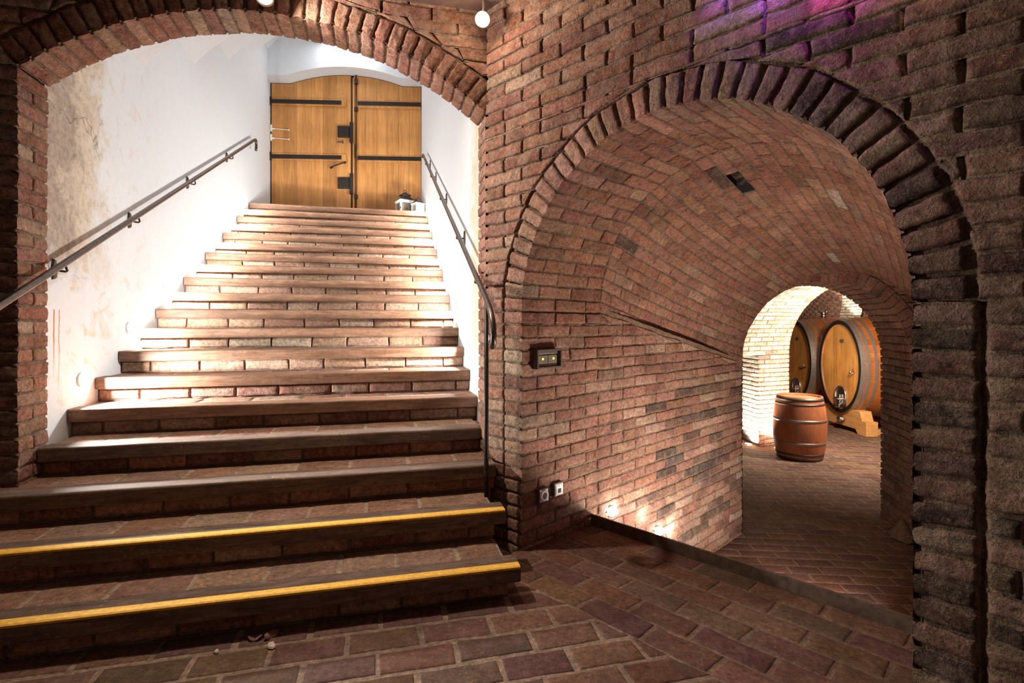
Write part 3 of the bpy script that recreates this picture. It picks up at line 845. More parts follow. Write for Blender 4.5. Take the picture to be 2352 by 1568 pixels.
for k in range(40):
    bm.faces.new((f0[k], f0[k+1], f1[k+1], f1[k])); bm.faces.new((f0[k], b0[k], b0[k+1], f0[k+1])); bm.faces.new((b0[k], b1[k], b1[k+1], b0[k+1]))
o = obj('wall_door', bm, M_PLASTER); tag(o, kind='structure')
slab('wall_door_backing', [DP(-.4, -.12, ZL-.3), DP(DWID+.4, -.12, ZL-.3), DP(DWID+.4, -.12, ZTOP), DP(-.4, -.12, ZTOP)], (-dnrm[0]*.1, -dnrm[1]*.1, 0), M_PLASTER)

# ================================================================== floors, ceiling, rest of the room
wfl = Wall()
flq = plane_map((0, 0, 0), v3(Q2), v3(S2), UP)
OFF = .27                                           # the band laid along the tunnel wall
nrm = -T2
def dist_wall(P): return (P[0]-J0[0])*nrm[0] + (P[1]-J0[1])*nrm[1]
def q_to_xy(a, d): return (a*Q2[0]+d*S2[0], a*Q2[1]+d*S2[1])
# rows parallel to the stairs, cut where the band begins
aa = Q2 @ nrm; ss = S2 @ nrm; j0 = J0 @ nrm
def a_cut(d): return (OFF + j0 - d*ss)/aa            # a at which distance to wall = OFF (aa < 0 -> region is a < cut)
d = -.4; i = 0
RP = .152
while d < 3.2:
    c0, c1 = a_cut(d), a_cut(d+RP)
    lim = 3.4
    near = d > .2
    course(wfl, flq, d, d+RP, (-2.6, -2.6, min(c0, lim), min(c1, lim), 0, 0), i, 'floor', pitch=.295, jn=.017, J=.008, JM=.0035, groove=0, mortar=(.30,.215,.16), jit=.02, wob=.005, amp=.0020, na=8, nb=5, dzr=.0008, low=not near, e=.008)
    d += RP; i += 1
KS = .664                                           # strip position inside the tunnel
flw = plane_map(v3(J0), v3(R2), v3(T2), UP)
def flw_t(u, v, d):
    P = flw(u, v, d); P[:,2] -= .028*np.clip((np.asarray(v)+OFF)/(KS+OFF), 0, 1); return P
v = -OFF; i = 0
rp = (KS+OFF)/6
for i in range(6):
    v0 = -OFF + i*rp; v1 = v0+rp
    lo, hi = (-.32, 2.6) if v1 < .02 else (-.02, 1.86)
    course(wfl, flw_t, v0, v1, (lo, lo, hi, hi, 0, 0), i, 'floor', pitch=.315, jn=.014, J=.008, JM=.0045, groove=0, mortar=(.22,.145,.105), jit=.02, wob=.005, amp=.0020, na=8, nb=5, dzr=.0008, e=.008)
o = wfl.build('floor', M_FLOOR); tag(o, kind='structure')

wt = Wall()
flt = plane_map((0, 0, ZT), (1, 0, 0), (0, 1, 0), UP)
# threshold rows along the wall direction, then rows across
TF0 = J0 + T2*(KS+.04)
for i in range(7):
    mp = plane_map(v3(TF0, ZT), v3(R2), v3(T2), UP)
    course(wt, mp, i*.15, (i+1)*.15, (-.15, -.15, 3.4, 3.4, 0, 0), i, 'floor', pitch=.30, J=.006, JM=.003, groove=0, mortar=(.27,.19,.14), na=4, nb=3, jit=.02, amp=.0015, dzr=.0008)
ang = -.09
du = np.array((math.cos(ang), math.sin(ang))); dvv = np.array((-du[1], du[0]))
mpt = plane_map((0, 0, ZT-.002), v3(du), v3(dvv), UP)
y = 3.6; i = 0
while y < 16.6:
    # keep behind the threshold rows
    k1 = (TF0 + T2*1.05)
    def xl(v): 
        # x where the line along R2 through k1 is crossed
        A = np.array([[du[0], -R2[0]], [du[1], -R2[1]]]); bb = k1 - dvv*v
        return float(np.linalg.solve(A, bb)[0])
    l0, l1 = max(xl(y), .6), max(xl(y+.145), .6)
    if l0 < 8.7:
        course(wt, mpt, y, y+.145, (l0, l1, 8.8, 8.8, 0, 0), i, 'floor', pitch=.298, J=.006, JM=.003, groove=0, mortar=(.29,.20,.15), na=2 if y > 8 else 3, nb=2, jit=.03, amp=.0015, dzr=.0008, low=y > 9.5)
    y += .145; i += 1
o = wt.build('floor_tunnel', M_FLOOR); tag(o, kind='structure')

# hidden flight down into the tunnel and the body under the near floor
bm = bmesh.new()
Mw = Matrix(((R2[0], T2[0], 0, J0[0]), (R2[1], T2[1], 0, J0[1]), (0, 0, 1, 0), (0, 0, 0, 1)))
box(bm, (-.3, -2.4, ZT-.1), (2.6, KS, -.05), Mw)
for k in range(1, 4):
    box(bm, (-.05, KS, ZT-.05), (1.9, KS+.26*k, -.03-.19*k), Mw)
o = obj('floor_tunnel_steps', bm, M_ROOM); tag(o, kind='structure')

def wall_run(name, P, Qp, z0, z1, mat=M_ROOM, t=.1):
    P = np.array(P, float); Qp = np.array(Qp, float); d_ = (Qp-P)/np.linalg.norm(Qp-P); n_ = np.array((d_[1], -d_[0]))
    slab(name, [v3(P, z0), v3(Qp, z0), v3(Qp, z1), v3(P, z1)], v3(n_)*t, mat)
PRE = J0 + R2*UMAX
wall_run('wall_room_right', (2.75, -1.9), PRE+np.array((.06, -.02)), -.05, ZC)
wall_run('wall_room_back', (-4.0, -1.9), (2.75, -1.9), -.05, ZC)
LW = SP(-3.6, DW)
wall_run('wall_room_left', (LW.x, LW.y), (-4.0, -1.9), -.05, ZC)
bm = bmesh.new()
cpts = [(LW.x-.3, LW.y+.1), (-4.3, -2.1), (3.1, -2.1), (PRE[0]+.5, PRE[1]), tuple(J0+R2*UMIN+T2*.03), (SP(-.6, DW+.03).x, SP(-.6, DW+.03).y)]
lo_ = [bm.verts.new((x, y, ZC)) for x, y in cpts]; hi_ = [bm.verts.new((x, y, ZC+.1)) for x, y in cpts]
bm.faces.new(lo_); bm.faces.new(hi_[::-1])
for k in range(len(lo_)): bm.faces.new((lo_[k], lo_[(k+1) % len(lo_)], hi_[(k+1) % len(lo_)], hi_[k]))
o = obj('ceiling', bm, M_CEIL); tag(o, kind='structure')
# bodies that close the masonry behind the faces
def body(name, pts, z0, z1):
    bm = bmesh.new()
    a = [bm.verts.new((p[0], p[1], z0)) for p in pts]; b = [bm.verts.new((p[0], p[1], z1)) for p in pts]
    bm.faces.new(a); bm.faces.new(b[::-1])
    for k in range(len(a)): bm.faces.new((a[k], a[(k+1) % len(a)], b[(k+1) % len(a)], b[k]))
    o = obj(name, bm, M_ROOM); tag(o, kind='structure'); return o
pc = SP(AR+.16, DB+.02); pd = SP(AR+.16, 9.9)
Cc = J0 + R2*UMIN
body('wall_tunnel_core', [J0+T2*.06+nL*-.06+R2*-.0, L_END-nL*.06, (pd.x+.6, 9.9), (pd.x, pd.y), (pc.x, pc.y), tuple(Cc+T2*.09)], ZT-.1, ZC)
body('wall_right_core', [PR0+R2*.05+T2*.08, PRE+T2*.08, PRE+T2*3.2, R_END+R2*.3, PR1+R2*.07+T2*.02], ZT-.1, ZC)
body('wall_end_core', [R_END+np.array((.03, .2)), R_END+np.array((.9, .3)), (9.0, 6.9), (5.6, 6.9), tuple(L_END+E_DIR*2*RE+P_DIR*P_LEN+np.array((.06, 0)))], ZT-.1, ZC)
bm = bmesh.new()
box(bm, (1.2, 5.9, ZC-.4), (9.2, 16.8, ZC+.9))
box(bm, (1.0, 1.0, ZC-.35), (4.5, 6.0, ZC+.3), Matrix.Translation((1.2, .9, .3)))
bm.free()

# ================================================================== staircase
st = empty('staircase', SP(-.6, dn(1)))
tag(st, 'wide brick staircase with wooden nosings climbing to the oak doors', 'staircase')
STM = Matrix(((Q2[0], S2[0], 0, 0), (Q2[1], S2[1], 0, 0), (0, 0, 1, 0), (0, 0, 0, 1)))
STinv = Matrix.Translation(-st.location)
NB = dict(mortar=(.33, .235, .17))
def fine_bar(bm, a0, a1, d0, d1, z0, z1, n=14, amp=.0015, seed=0):
    """a trodden plank, rounded front edges, small waviness."""
    r = random.Random(seed)
    prof = [(d0+.004, z0), (d0, z0+.006), (d0, z1-.010), (d0+.003, z1-.003), (d0+.011, z1), (d1, z1), (d1, z0)]
    rings = []
    for k in range(n+1):
        a = a0 + (a1-a0)*k/n
        w = r.uniform(-amp, amp); wz = r.uniform(-amp, amp)
        sh = .008 if k in (0, n) else 0
        rings.append([bm.verts.new(SP(a, d + (w if d < d1 else 0) + (sh*(d < d0+.02)), z + (wz if z > z0+.02 else 0))) for d, z in prof])
    m = len(prof)
    for k in range(n):
        for j in range(m): bm.faces.new((rings[k][j], rings[k][(j+1) % m], rings[k+1][(j+1) % m], rings[k+1][j]))
    bm.faces.new(rings[0]); bm.faces.new(rings[-1][::-1])
def wood_object(name, bm, mat, parent):
    """put the mesh in the stairs' own axes so that the grain runs along the board"""
    M = STM.inverted()
    for v in bm.verts: v.co = M @ v.co
    o = obj(name, bm, mat, parent, smooth=False, bevel=.0015, seg=1)
    o.matrix_parent_inverse = Matrix.Identity(4)
    o.matrix_basis = STinv @ STM
    return o
for n in range(1, 20):
    d, z = dn(n), RISE*n
    a0, a1 = (-2.55, .645) if n <= 3 else ((A_L+.004, A_R-.004) if n == 4 else (AL+.003, AR-.003))
    if n == 3: a1 = .66
    bm = bmesh.new()
    fine_bar(bm, a0, a1, d, d+.138, z-.078, z, seed=n)
    nose = wood_object('nosing', bm, M_NOSE_OLD if n <= 4 else M_NOSE, st)
    if n <= 2:
        bm = bmesh.new()
        prof = [(d-.0016, z-.010), (d-.0010, z-.0015), (d+.008, z+.0022), (d+.050, z+.0022), (d+.050, z-.002), (d+.008, z-.004)]
        A_ = [bm.verts.new(SP(a0+.004, x, y)) for x, y in prof]; B_ = [bm.verts.new(SP(a1-.004, x, y)) for x, y in prof]
        for j in range(6): bm.faces.new((A_[j], A_[(j+1) % 6], B_[(j+1) % 6], B_[j]))
        bm.faces.new(A_); bm.faces.new(B_[::-1])
        for v in bm.verts: v.co = nose.matrix_basis.inverted() @ (STinv @ v.co)
        so = obj('yellow_stripe', bm, M_YELLOW, nose); so['label'] = 'yellow painted safety stripe'
    w = Wall()
    rm = plane_map(SP(0, d+.045), v3(Q2), UP, -v3(S2))
    e1 = a1 - (.055 if n <= 2 else .004)
    course(w, rm, z-RISE+.002, z-.078, (a0, a0, e1, e1, 0, 1), n, 'red' if n < 5 else ('tread' if n < 7 else 'lit_pale'), pitch=.31, jn=.013, J=.012, mortar=(.30,.21,.15), na=6, nb=3, amp=.0028, jit=.03, uoff=RNG.uniform(0, .3))  # upper risers coloured paler to carry the step lights' brightness
    if n <= 2:
        em = plane_map(SP(e1, d+.045), v3(S2), UP, v3(Q2))
        course(w, em, z-RISE+.002, z-.078, (0, 0, .30, .30, 1, 0), n, 'red', flip=False, J=.012)
    ro = w.build('brick_riser', M_STEPB, st); ro.matrix_parent_inverse = STinv
    w = Wall()
    tm = plane_map(SP(0, d+.138, z-.004), v3(Q2), v3(S2), UP)
    depth = GO+.045-.138 if n < 19 else 1.6
    if n < 19:
        course(w, tm, 0, depth, (a0, a0, e1 if n <= 2 else a1, e1 if n <= 2 else a1, 0, 0), n, 'tread', pitch=.30, jn=.016, J=.008, JM=.003, groove=0, mortar=(.42,.32,.24), na=8, nb=4, amp=.0020, dzr=.0008, jit=.03, uoff=RNG.uniform(0, .3))
    else:
        for k in range(10):
            course(w, tm, k*.15, k*.15+.15, (a0, a0, a1, a1, 0, 0), k, 'red', pitch=.30, J=.008, low=True)
    to = w.build('brick_tread', M_STEPB, st); to.matrix_parent_inverse = STinv
# mass of the flight
bm = bmesh.new()
for n in range(1, 20):
    a0, a1 = (-2.55, .585) if n <= 2 else ((-2.5, .64) if n == 3 else (AL, AR))
    z1 = RISE*n - .02
    d1 = dn(n+1)+.06 if n < 19 else 10.0
    box(bm, (a0, dn(n)+.062, max(0, z1-.5)), (a1, d1, z1), STM)
    box(bm, (a0, dn(n)+.062, 0), (a1, dn(n)+.075, max(z1-.4, .01)), STM)
for v in bm.verts: v.co = STinv @ v.co
o = obj('brick_core', bm, M_ROOM, st)

# ================================================================== handrails
def solve_wall(px, a):
    k = (px-1176)/FPX
    return a*(k*Q2[1]-Q2[0])/(S2[0]-k*S2[1])
def bez(p0, p1, p2, n):
    return [Vector(p0)*(1-t)**2 + Vector(p1)*2*t*(1-t) + Vector(p2)*t*t for t in [i/n for i in range(n+1)]]
def bracket(parent, P, wall_a, a, d, side):
    """hook bracket from the wall to under the rail, with a rough wall plate."""
    bm = bmesh.new()
    z = P.z
    w = SP(wall_a, d+.03, z-.035)
    pts = [w] + bez(SP(a, d+.035, z-.035), SP(a + (.01*side), d+.035, z-.055), SP(a, d-.005, z-.045), 5) + [SP(a, d-.01, z-.016)]
    pts = [w, SP((wall_a+a)/2, d+.03, z-.045), SP(a+.012*side, d+.032, z-.048), SP(a-.004*side, d+.012, z-.044), SP(a, d, z-.014)]
    tube(bm, pts, .0065, 8)
    for v in bm.verts: v.co -= parent.location
    b = obj('bracket', bm, M_IRON, parent, smooth=True)
    bm = bmesh.new()
    prof = [(.021, -.055), (.026, -.02), (.022, .02), (.012, .06), (-.012, .062), (-.022, .015), (-.026, -.025), (-.015, -.062)]
    t0 = [bm.verts.new(SP(wall_a, d+.03+x, z-.035+y)) for x, y in prof]
    t1 = [bm.verts.new(SP(wall_a-.012*side, d+.03+x*.8, z-.035+y*.85)) for x, y in prof]
    for k in range(8): bm.faces.new((t0[k], t0[(k+1) % 8], t1[(k+1) % 8], t1[k]))
    bm.faces.new(t0); bm.faces.new(t1[::-1])
    for v in bm.verts: v.co -= parent.location
    obj('wall_plate', bm, M_RUST, b)
# left
aL_ = AL + .075
slope = .491
def zl(d): return E + .087 + slope*(d-3.02)
hl = empty('handrail', SP(aL_, 2.3, 0)); tag(hl, 'dark iron handrail running up the stained left plaster wall', 'handrail', 'iron handrails beside the staircase')
bm = bmesh.new()
dend = 8.18
pts = [SP(aL_, 2.2, zl(2.2))] + [SP(aL_, 2.2+(dend-2.2)*k/12, zl(2.2+(dend-2.2)*k/12)) for k in range(1, 13)]
pts += [SP(aL_, dend+.05, zl(dend)+.018), SP(aL_, dend+.085, zl(dend)+.008), SP(aL_, dend+.095, zl(dend)-.04), SP(aL_, dend+.09, zl(dend)-.10), SP(aL_, dend+.075, zl(dend)-.125)]
tube(bm, pts, .0185, 12)
for v in bm.verts: v.co -= hl.location
obj('rail', bm, M_RAIL, hl, smooth=True)
for px in (150, 318, 447, 534):
    d = solve_wall(px, aL_)
    bracket(hl, SP(aL_, d, zl(d)), AL, aL_, d, -1)
# right
aR_ = AR - .070
def zr(d): return E + .132 + .485*(d-3.017)
hr = empty('handrail', SP(.588, 3.0, RISE*2)); tag(hr, 'dark iron handrail with a curled lower end and post, right stair wall', 'handrail', 'iron handrails beside the staircase')
bm = bmesh.new()
pts = [SP(aR_, 7.95, zr(7.95)-.05), SP(aR_, 7.93, zr(7.9))] + [SP(aR_, 7.9-(7.9-3.05)*k/10, zr(7.9-(7.9-3.05)*k/10)) for k in range(0, 11)]
d0_ = 3.05
pts += [SP(aR_, 2.95, zr(2.95)-.004), SP(aR_, 2.88, zr(2.88)-.022), SP(aR_, 2.835, E-.012), SP(aR_, 2.825, E-.06), SP(aR_, 2.83, E-.105),
        SP(aR_, 2.85, E-.128), SP(aR_, 2.875, E-.125), SP(aR_, 2.888, E-.10), SP(aR_, 2.885, E-.07), SP(aR_, 2.872, E-.052)]
tube(bm, pts, .0175, 12)
for v in bm.verts: v.co -= hr.location
obj('rail', bm, M_RAIL, hr, smooth=True)
bm = bmesh.new()
tube(bm, [SP(.588, 3.0, RISE*2-.004), SP(.588, 3.0, RISE*2+.3), SP(.588, 3.0, zr(3.0)-.01)], .0135, 10)
for v in bm.verts: v.co -= hr.location
obj('post', bm, M_IRON, hr, smooth=True)
for px in (978, 990, 1012, 1050, 1093):
    d = solve_wall(px, aR_)
    if d < 7.8: bracket(hr, SP(aR_, d, zr(d)), AR, aR_, d, 1)

# ================================================================== double door
door = empty('door_1', DP(0, 0, ZL)); tag(door, 'pale oak double door with black iron straps at the stair head', kind='structure')
door.rotation_euler = (0, 0, math.atan2(dv[1], dv[0]))
# local axes: x along the door, -y towards the camera, z up
def leaf(name, u0, u1, nb):
    bm = bmesh.new()
    r = random.Random(int(u0*100)+3)
    cuts = [u0]
    for k in range(1, nb): cuts.append(u0 + (u1-u0)*k/nb + r.uniform(-.03, .03))
    cuts.append(u1)
    for k in range(nb):
        a, b = cuts[k]+.0015, cuts[k+1]-.0015
        y = r.uniform(-.002, .002)
        m = 6
        fr = []; bk = []
        for j in range(m+1):
            u = a+(b-a)*j/m
            fr.append((u, door_top(u)-ZL-.03))
        vb = [bm.verts.new((a, y, .01)), bm.verts.new((b, y, .01))] + [bm.verts.new((u, y, t)) for u, t in fr[::-1]]
        vk = [bm.verts.new((v.co.x, .05, v.co.z)) for v in vb]
        bm.faces.new(vb); bm.faces.new(vk[::-1])
        for j in range(len(vb)): bm.faces.new((vb[j], vk[j], vk[(j+1) % len(vb)], vb[(j+1) % len(vb)]))
    return obj(name, bm, M_DOOR, door)
GAP = 1.345
lf = leaf('door_leaf', .01, GAP, 6)
rf = leaf('door_leaf', GAP+.045, DWID-.01, 6)
def db(name, lo, hi, mat, parent, bevel=.002):
    bm = bmesh.new(); box(bm, lo, hi); return obj(name, bm, mat, parent, bevel=bevel)
db('meeting_stile', (GAP-.005, .0, .02), (GAP+.05, .05, 2.5), M_BLACK, door)
db('cover_strip', (GAP+.035, -.022, .02), (GAP+.062, -.003, 2.49), M_DOOR, rf)
for zs in (2.06, 1.12):
    x1 = 1.25
    b = db('batten', (.03, -.020, zs-.062), (x1+.02, -.002, zs+.062), M_DOOR, lf, .003)
    s = db('strap_hinge', (-.015, -.030, zs-.034), (x1-.06, -.020, zs+.034), M_IRON, lf)
    bm = bmesh.new(); tube(bm, [(-.005, -.03, zs-.07), (-.005, -.03, zs+.07)], .016, 10)
    obj('knuckle', bm, M_IRON, s, smooth=True)
    b = db('batten', (GAP+.12, -.020, zs-.075), (DWID-.01, -.002, zs+.05), M_DOOR, rf, .003)
    s = db('strap_hinge', (GAP+.12, -.030, zs-.036), (DWID-.005, -.020, zs+.032), M_IRON, rf)
    for parent, xs in ((lf, (.3, .6, .9, 1.12)), (rf, (1.6, 1.85, 2.1, 2.4))):
        bm = bmesh.new()
        for x in xs:
            lathe(bm, [(.011, 0), (.008, .006), (.0, .008)], 8)
            for v in list(bm.verts)[-24:]:
                v.co = Vector((x + v.co.x, -.030 - v.co.z, zs + v.co.y))
        obj('stud', bm, M_IRON, parent)
for zs in (1.56, .68):
    lb = db('lock_box', (GAP-.215, -.05, zs-.095), (GAP-.02, -.002, zs+.095), M_IRON, lf, .004)
    db('lock_keep', (GAP-.01, -.055, zs-.19), (GAP+.045, -.004, zs+.16), M_IRON, rf, .003)
bm = bmesh.new(); tube(bm, [(GAP+.095, -.035, .03), (GAP+.095, -.035, 2.53)], .011, 8)
rod = obj('bolt_rod', bm, M_IRON, rf, smooth=True)
for zs in (.18, .45, 1.95, 2.42):
    db('rod_guide', (GAP+.07, -.05, zs-.035), (GAP+.12, -.004, zs+.035), M_IRON, rod)
bm = bmesh.new()
tube(bm, [(GAP+.095, -.05, 1.35), (GAP+.10, -.07, 1.28), (GAP+.09, -.06, 1.12), (GAP+.10, -.055, 1.08)], .013, 8, radii=[.018, .02, .013, .012])
obj('rod_lever', bm, M_IRON, rod, smooth=True)
bm = bmesh.new()
tube(bm, [(GAP-.33, -.05, .93), (GAP-.28, -.07, .955), (GAP-.12, -.07, 1.015), (GAP-.075, -.05, 1.03)], .013, 8, radii=[.02, .012, .012, .02])
obj('door_handle', bm, M_IRON, lf, smooth=True)
bm = bmesh.new(); box(bm, (GAP-.235, -.012, 1.385), (GAP-.13, -.002, 1.40)); box(bm, (GAP-.145, -.014, 1.365), (GAP-.13, -.002, 1.42))
obj('latch_plate', bm, M_RUST, lf)
for zs in (1.60, 1.44):
    bm = bmesh.new()
    box(bm, (.0, -.02, zs-.05), (.022, -.004, zs+.06)); box(bm, (.018, -.02, zs-.02), (.065, -.004, zs+.005))
    tube(bm, [(.05, -.02, zs-.005), (.32, -.022, zs-.028)], .006, 8)
    tube(bm, [(.31, -.022, zs-.04), (.31, -.022, zs-.014)], .009, 8)
    o = obj('door_holder', bm, M_WHITE, lf); o['label'] = 'white painted holder with a thin rod'

# ================================================================== lanterns on the landing
def lantern(loc, rz, w, h, label):
    t = empty('lantern', loc, rz); tag(t, label, 'lantern', 'white garden lanterns on the top landing')
    hb = h*.56
    bm = bmesh.new()
    box(bm, (-w/2, -w/2, 0), (w/2, w/2, h*.05))
    for sx in (-1, 1):
        for sy in (-1, 1):
            box(bm, (sx*w/2-(w*.11 if sx > 0 else 0), sy*w/2-(w*.11 if sy > 0 else 0), h*.05), (sx*w/2+(0 if sx > 0 else w*.11), sy*w/2+(0 if sy > 0 else w*.11), hb))
    box(bm, (-w*.56, -w*.56, hb), (w*.56, w*.56, hb+h*.035))
    for a in range(4):
        M = Matrix.Rotation(a*PI/2, 4, 'Z')
        box(bm, (-w*.39, -w*.49, h*.05), (w*.39, -w*.45, h*.13), M)
        box(bm, (-w*.39, -w*.49, hb-h*.06), (w*.39, -w*.45, hb), M)
    obj('frame', bm, M_WHITE, t, bevel=.002)
    bm = bmesh.new()
    for a in range(4):
        M = Matrix.Rotation(a*PI/2, 4, 'Z'); box(bm, (-w*.39, -w*.475, h*.13), (w*.39, -w*.468, hb-h*.06), M)
    obj('glass', bm, M_GLASS, t)
    bm = bmesh.new()
    def frustum(z0, r0, z1, r1):
        lo = [bm.verts.new((sx*r0, sy*r0, z0)) for sx, sy in ((-1,-1),(1,-1),(1,1),(-1,1))]; hi = [bm.verts.new((sx*r1, sy*r1, z1)) for sx, sy in ((-1,-1),(1,-1),(1,1),(-1,1))]
        for k in range(4): bm.faces.new((lo[k], lo[(k+1)%4], hi[(k+1)%4], hi[k]))
        bm.faces.new(lo[::-1]); bm.faces.new(hi)
    frustum(hb+h*.035, w*.60, hb+h*.10, w*.44); frustum(hb+h*.10, w*.44, hb+h*.19, w*.27)
    frustum(hb+h*.19, w*.22, hb+h*.25, w*.22); frustum(hb+h*.245, w*.36, hb+h*.29, w*.24); frustum(hb+h*.29, w*.24, hb+h*.37, w*.06)
    obj('roof', bm, M_ROOFTIN, t)
    bm = bmesh.new()
    tube(bm, [(w*.10*math.cos(k*PI/6), 0, hb+h*.40+w*.10*math.sin(k*PI/6)) for k in range(13)], w*.022, 6)
    obj('ring_handle', bm, M_ROOFTIN, t, smooth=True)
    bm = bmesh.new(); tube(bm, [(-w*.47, -w*.50, hb*.42), (-w*.47, -w*.50, hb*.58)], w*.03, 6)
    obj('latch', bm, M_IRON, t)
    return t
lantern((-1.735, 8.52, ZL+.001), .55, .235, .425, 'larger white lantern with a brown pagoda roof, by the right door leaf')
lantern((-1.475, 8.24, ZL+.001), .75, .145, .255, 'smaller white lantern with a brown roof, in front of the larger one')

# ================================================================== step lights in the plaster walls
def fixture(name, P, n, r, mat_glow, label, cat, group, ring=M_STEEL, part='lens', bezel=1.25, dome=.012):
    """round wall lamp: a ring and a lens; n is the outward normal."""
    t = empty(name, P); tag(t, label, cat, group)
    n = Vector(n).normalized(); Mr = n.to_track_quat('Z', 'Y').to_matrix().to_4x4()
    bm = bmesh.new()
    lathe(bm, [(r*1.0, .0), (r*bezel, .0), (r*bezel, .008), (r*1.08, .012), (r*1.0, .010), (r*1.0, .0)], 28)
    bmesh.ops.transform(bm, matrix=Mr, verts=bm.verts)
    obj('ring', bm, ring, t, smooth=True)
    bm = bmesh.new()
    lathe(bm, [(r*1.0, .004), (r*.8, .004+dome*.5), (r*.45, .004+dome*.9), (.0005, .004+dome)], 24, cap0=True)
    bmesh.ops.transform(bm, matrix=Mr, verts=bm.verts)
    obj(part, bm, mat_glow, t, smooth=True)
    return t
def lamp(name, kind, loc, energy, color=(1, 1, 1), direction=None, size=.05, spot=None, blend=.5, spread=None):
    ld = bpy.data.lights.new(name, kind); ld.energy = energy; ld.color = color
    if kind == 'AREA': ld.shape = 'DISK'; ld.size = size
    else: ld.shadow_soft_size = size
    if kind == 'SPOT': ld.spot_size = spot; ld.spot_blend = blend
    if spread: ld.spread = spread
    o = bpy.data.objects.new(name, ld); o.location = loc
    if direction is not None:
        o.rotation_euler = Vector(direction).to_track_quat('-Z', 'Y').to_euler()
    return link(o)
STEP_W = 15.0
WARMW = (1.0, .955, .895)
ord_ = ['lowest', 'second', 'third', 'fourth', 'fifth', 'sixth', 'topmost']
for side, ns, a, dz in ((-1, (5, 7, 9, 11, 13, 15, 17), AL, .165), (1, (6, 8, 10, 12, 14, 16, 18), AR, .205)):
    for j, n in enumerate(ns):
        d = dn(n) + GO*.5; z = RISE*n + dz
        nv_ = v3(Q2)*-side
        P = SP(a - (.006 if side < 0 else 0)*0, d, z)
        nm = ('%s round step light from the foot of the stairs, in the %s plaster wall' % (ord_[j], 'left' if side < 0 else 'right')) if 0 < j < 6 else \
             ('%s round step light in the %s plaster wall of the stairs' % (ord_[j], 'left' if side < 0 else 'right'))
        fixture('step_light', P, nv_, .036, M_LAMPW, nm, 'step light', 'recessed step lights along the staircase', ring=M_WHITE, dome=.006)
        lamp('step_glow', 'AREA', Vector(P) + Vector(nv_)*.022, STEP_W*(.45 if j == 6 else 1.0)*(1.0+.06*j + (0 if j else (3.0 if side < 0 else .8))), WARMW, nv_ if j == 0 else nv_*.72 + v3(S2)*.66 + np.array((0, 0, -.12)), size=.06, spread=2.7)

# ================================================================== spots under the ceiling
def spot_fixture(P, aim, label):
    t = empty('spotlight', P); tag(t, label, 'spotlight', 'small round spots under the ceiling')
    aim = Vector(aim).normalized(); Mr = aim.to_track_quat('Z', 'Y').to_matrix().to_4x4()
    bm = bmesh.new()
    lathe(bm, [(.018, -.075), (.034, -.068), (.040, -.03), (.046, .0), (.046, .006), (.036, .006), (.034, -.004)], 28, cap0=True)
    bmesh.ops.transform(bm, matrix=Mr, verts=bm.verts)
    obj('housing', bm, M_HOOP, t, smooth=True)
    bm = bmesh.new()
    lathe(bm, [(.0345, -.003), (.02, .001), (.0005, .003)], 24)
    bmesh.ops.transform(bm, matrix=Mr, verts=bm.verts)
    obj('lens', bm, M_LAMP, t, smooth=True)
    bm = bmesh.new()
    top = Vector((0, 0, ZC - P[2]))
    b0 = -aim*.06
    tube(bm, [b0, Vector((b0.x*1.2, b0.y*1.2, max(b0.z, top.z*.6))), Vector((b0.x*1.2, b0.y*1.2, top.z))], .010, 8)
    obj('stem', bm, M_HOOP, t, smooth=True)
    return t
SP1 = Vector((-1.363, 2.90, E+1.790)); SP2 = Vector((-.170, 3.075, E+1.775))
spot_fixture(SP1, (.15, -.35, -.9), 'round spot at the crown of the brick arch over the stairs')
spot_fixture(SP2, (-.05, -.75, -.65), 'round glowing spot in the corner where the two brick walls meet')

# ================================================================== lights on the way down into the tunnel
def wall_pt(k, z): return Vector((J0[0]+TL2[0]*k, J0[1]+TL2[1]*k, z))
nL3 = Vector((nL[0], nL[1], 0))
TUP = [(.905, .015), (1.523, -.305)]
fixture('tunnel_light', wall_pt(.885, .005) + nL3*.012, nL3*.6+Vector((-.25, -.75, .1)), .034, M_LAMPW, 'round wall light nearest the steel floor edge, at its left end', 'wall light', 'lights along the tunnel wall', dome=.02)
fixture('tunnel_light', wall_pt(1.51, -.305) + nL3*.012, nL3*.6+Vector((-.25, -.75, .1)), .034, M_LAMPW, 'round wall light half sunk behind the steel edge, further in', 'wall light', 'lights along the tunnel wall', dome=.02)

# ================================================================== steel edge of the floor
bm = bmesh.new()
box(bm, (.0, KS-.004, -.034), (1.84, KS+.010, .040), Mw)
o = obj('floor_edge_plate', bm, M_PLATE, bevel=.002); tag(o, 'brown steel edge plate along the drop into the tunnel', 'edge plate')
# ================================================================== switch box and sockets on the tunnel wall
WM = Matrix(((TL2[0], nL[0], 0, J0[0]), (TL2[1], nL[1], 0, J0[1]), (0, 0, 1, 0), (0, 0, 0, 1)))   # x along wall, y out of wall
bx = empty('control_box', wall_pt(.20, E-.215)); tag(bx, 'brown control box with a glazed window and two green lights on the tunnel wall', 'control box')
def wallpart(name, boxes, mat, parent, bevel=.0015):
    bm = bmesh.new()
    for lo, hi in boxes: box(bm, lo, hi, WM)
    for v in bm.verts: v.co -= parent.location
    return obj(name, bm, mat, parent, bevel=bevel)
zb = E-.215
wallpart('housing', [((.087, -.01, zb-.058), (.31, .012, zb+.058)), ((.087, .012, zb-.058), (.099, .046, zb+.058)), ((.298, .012, zb-.058), (.31, .046, zb+.058)),
                     ((.099, .012, zb+.047), (.298, .046, zb+.058)), ((.099, .012, zb-.058), (.298, .046, zb-.046))], M_GREYBOX, bx)
wallpart('switch_module', [((.105, .012, zb-.030), (.196, .030, zb+.022))], M_MODULE, bx)
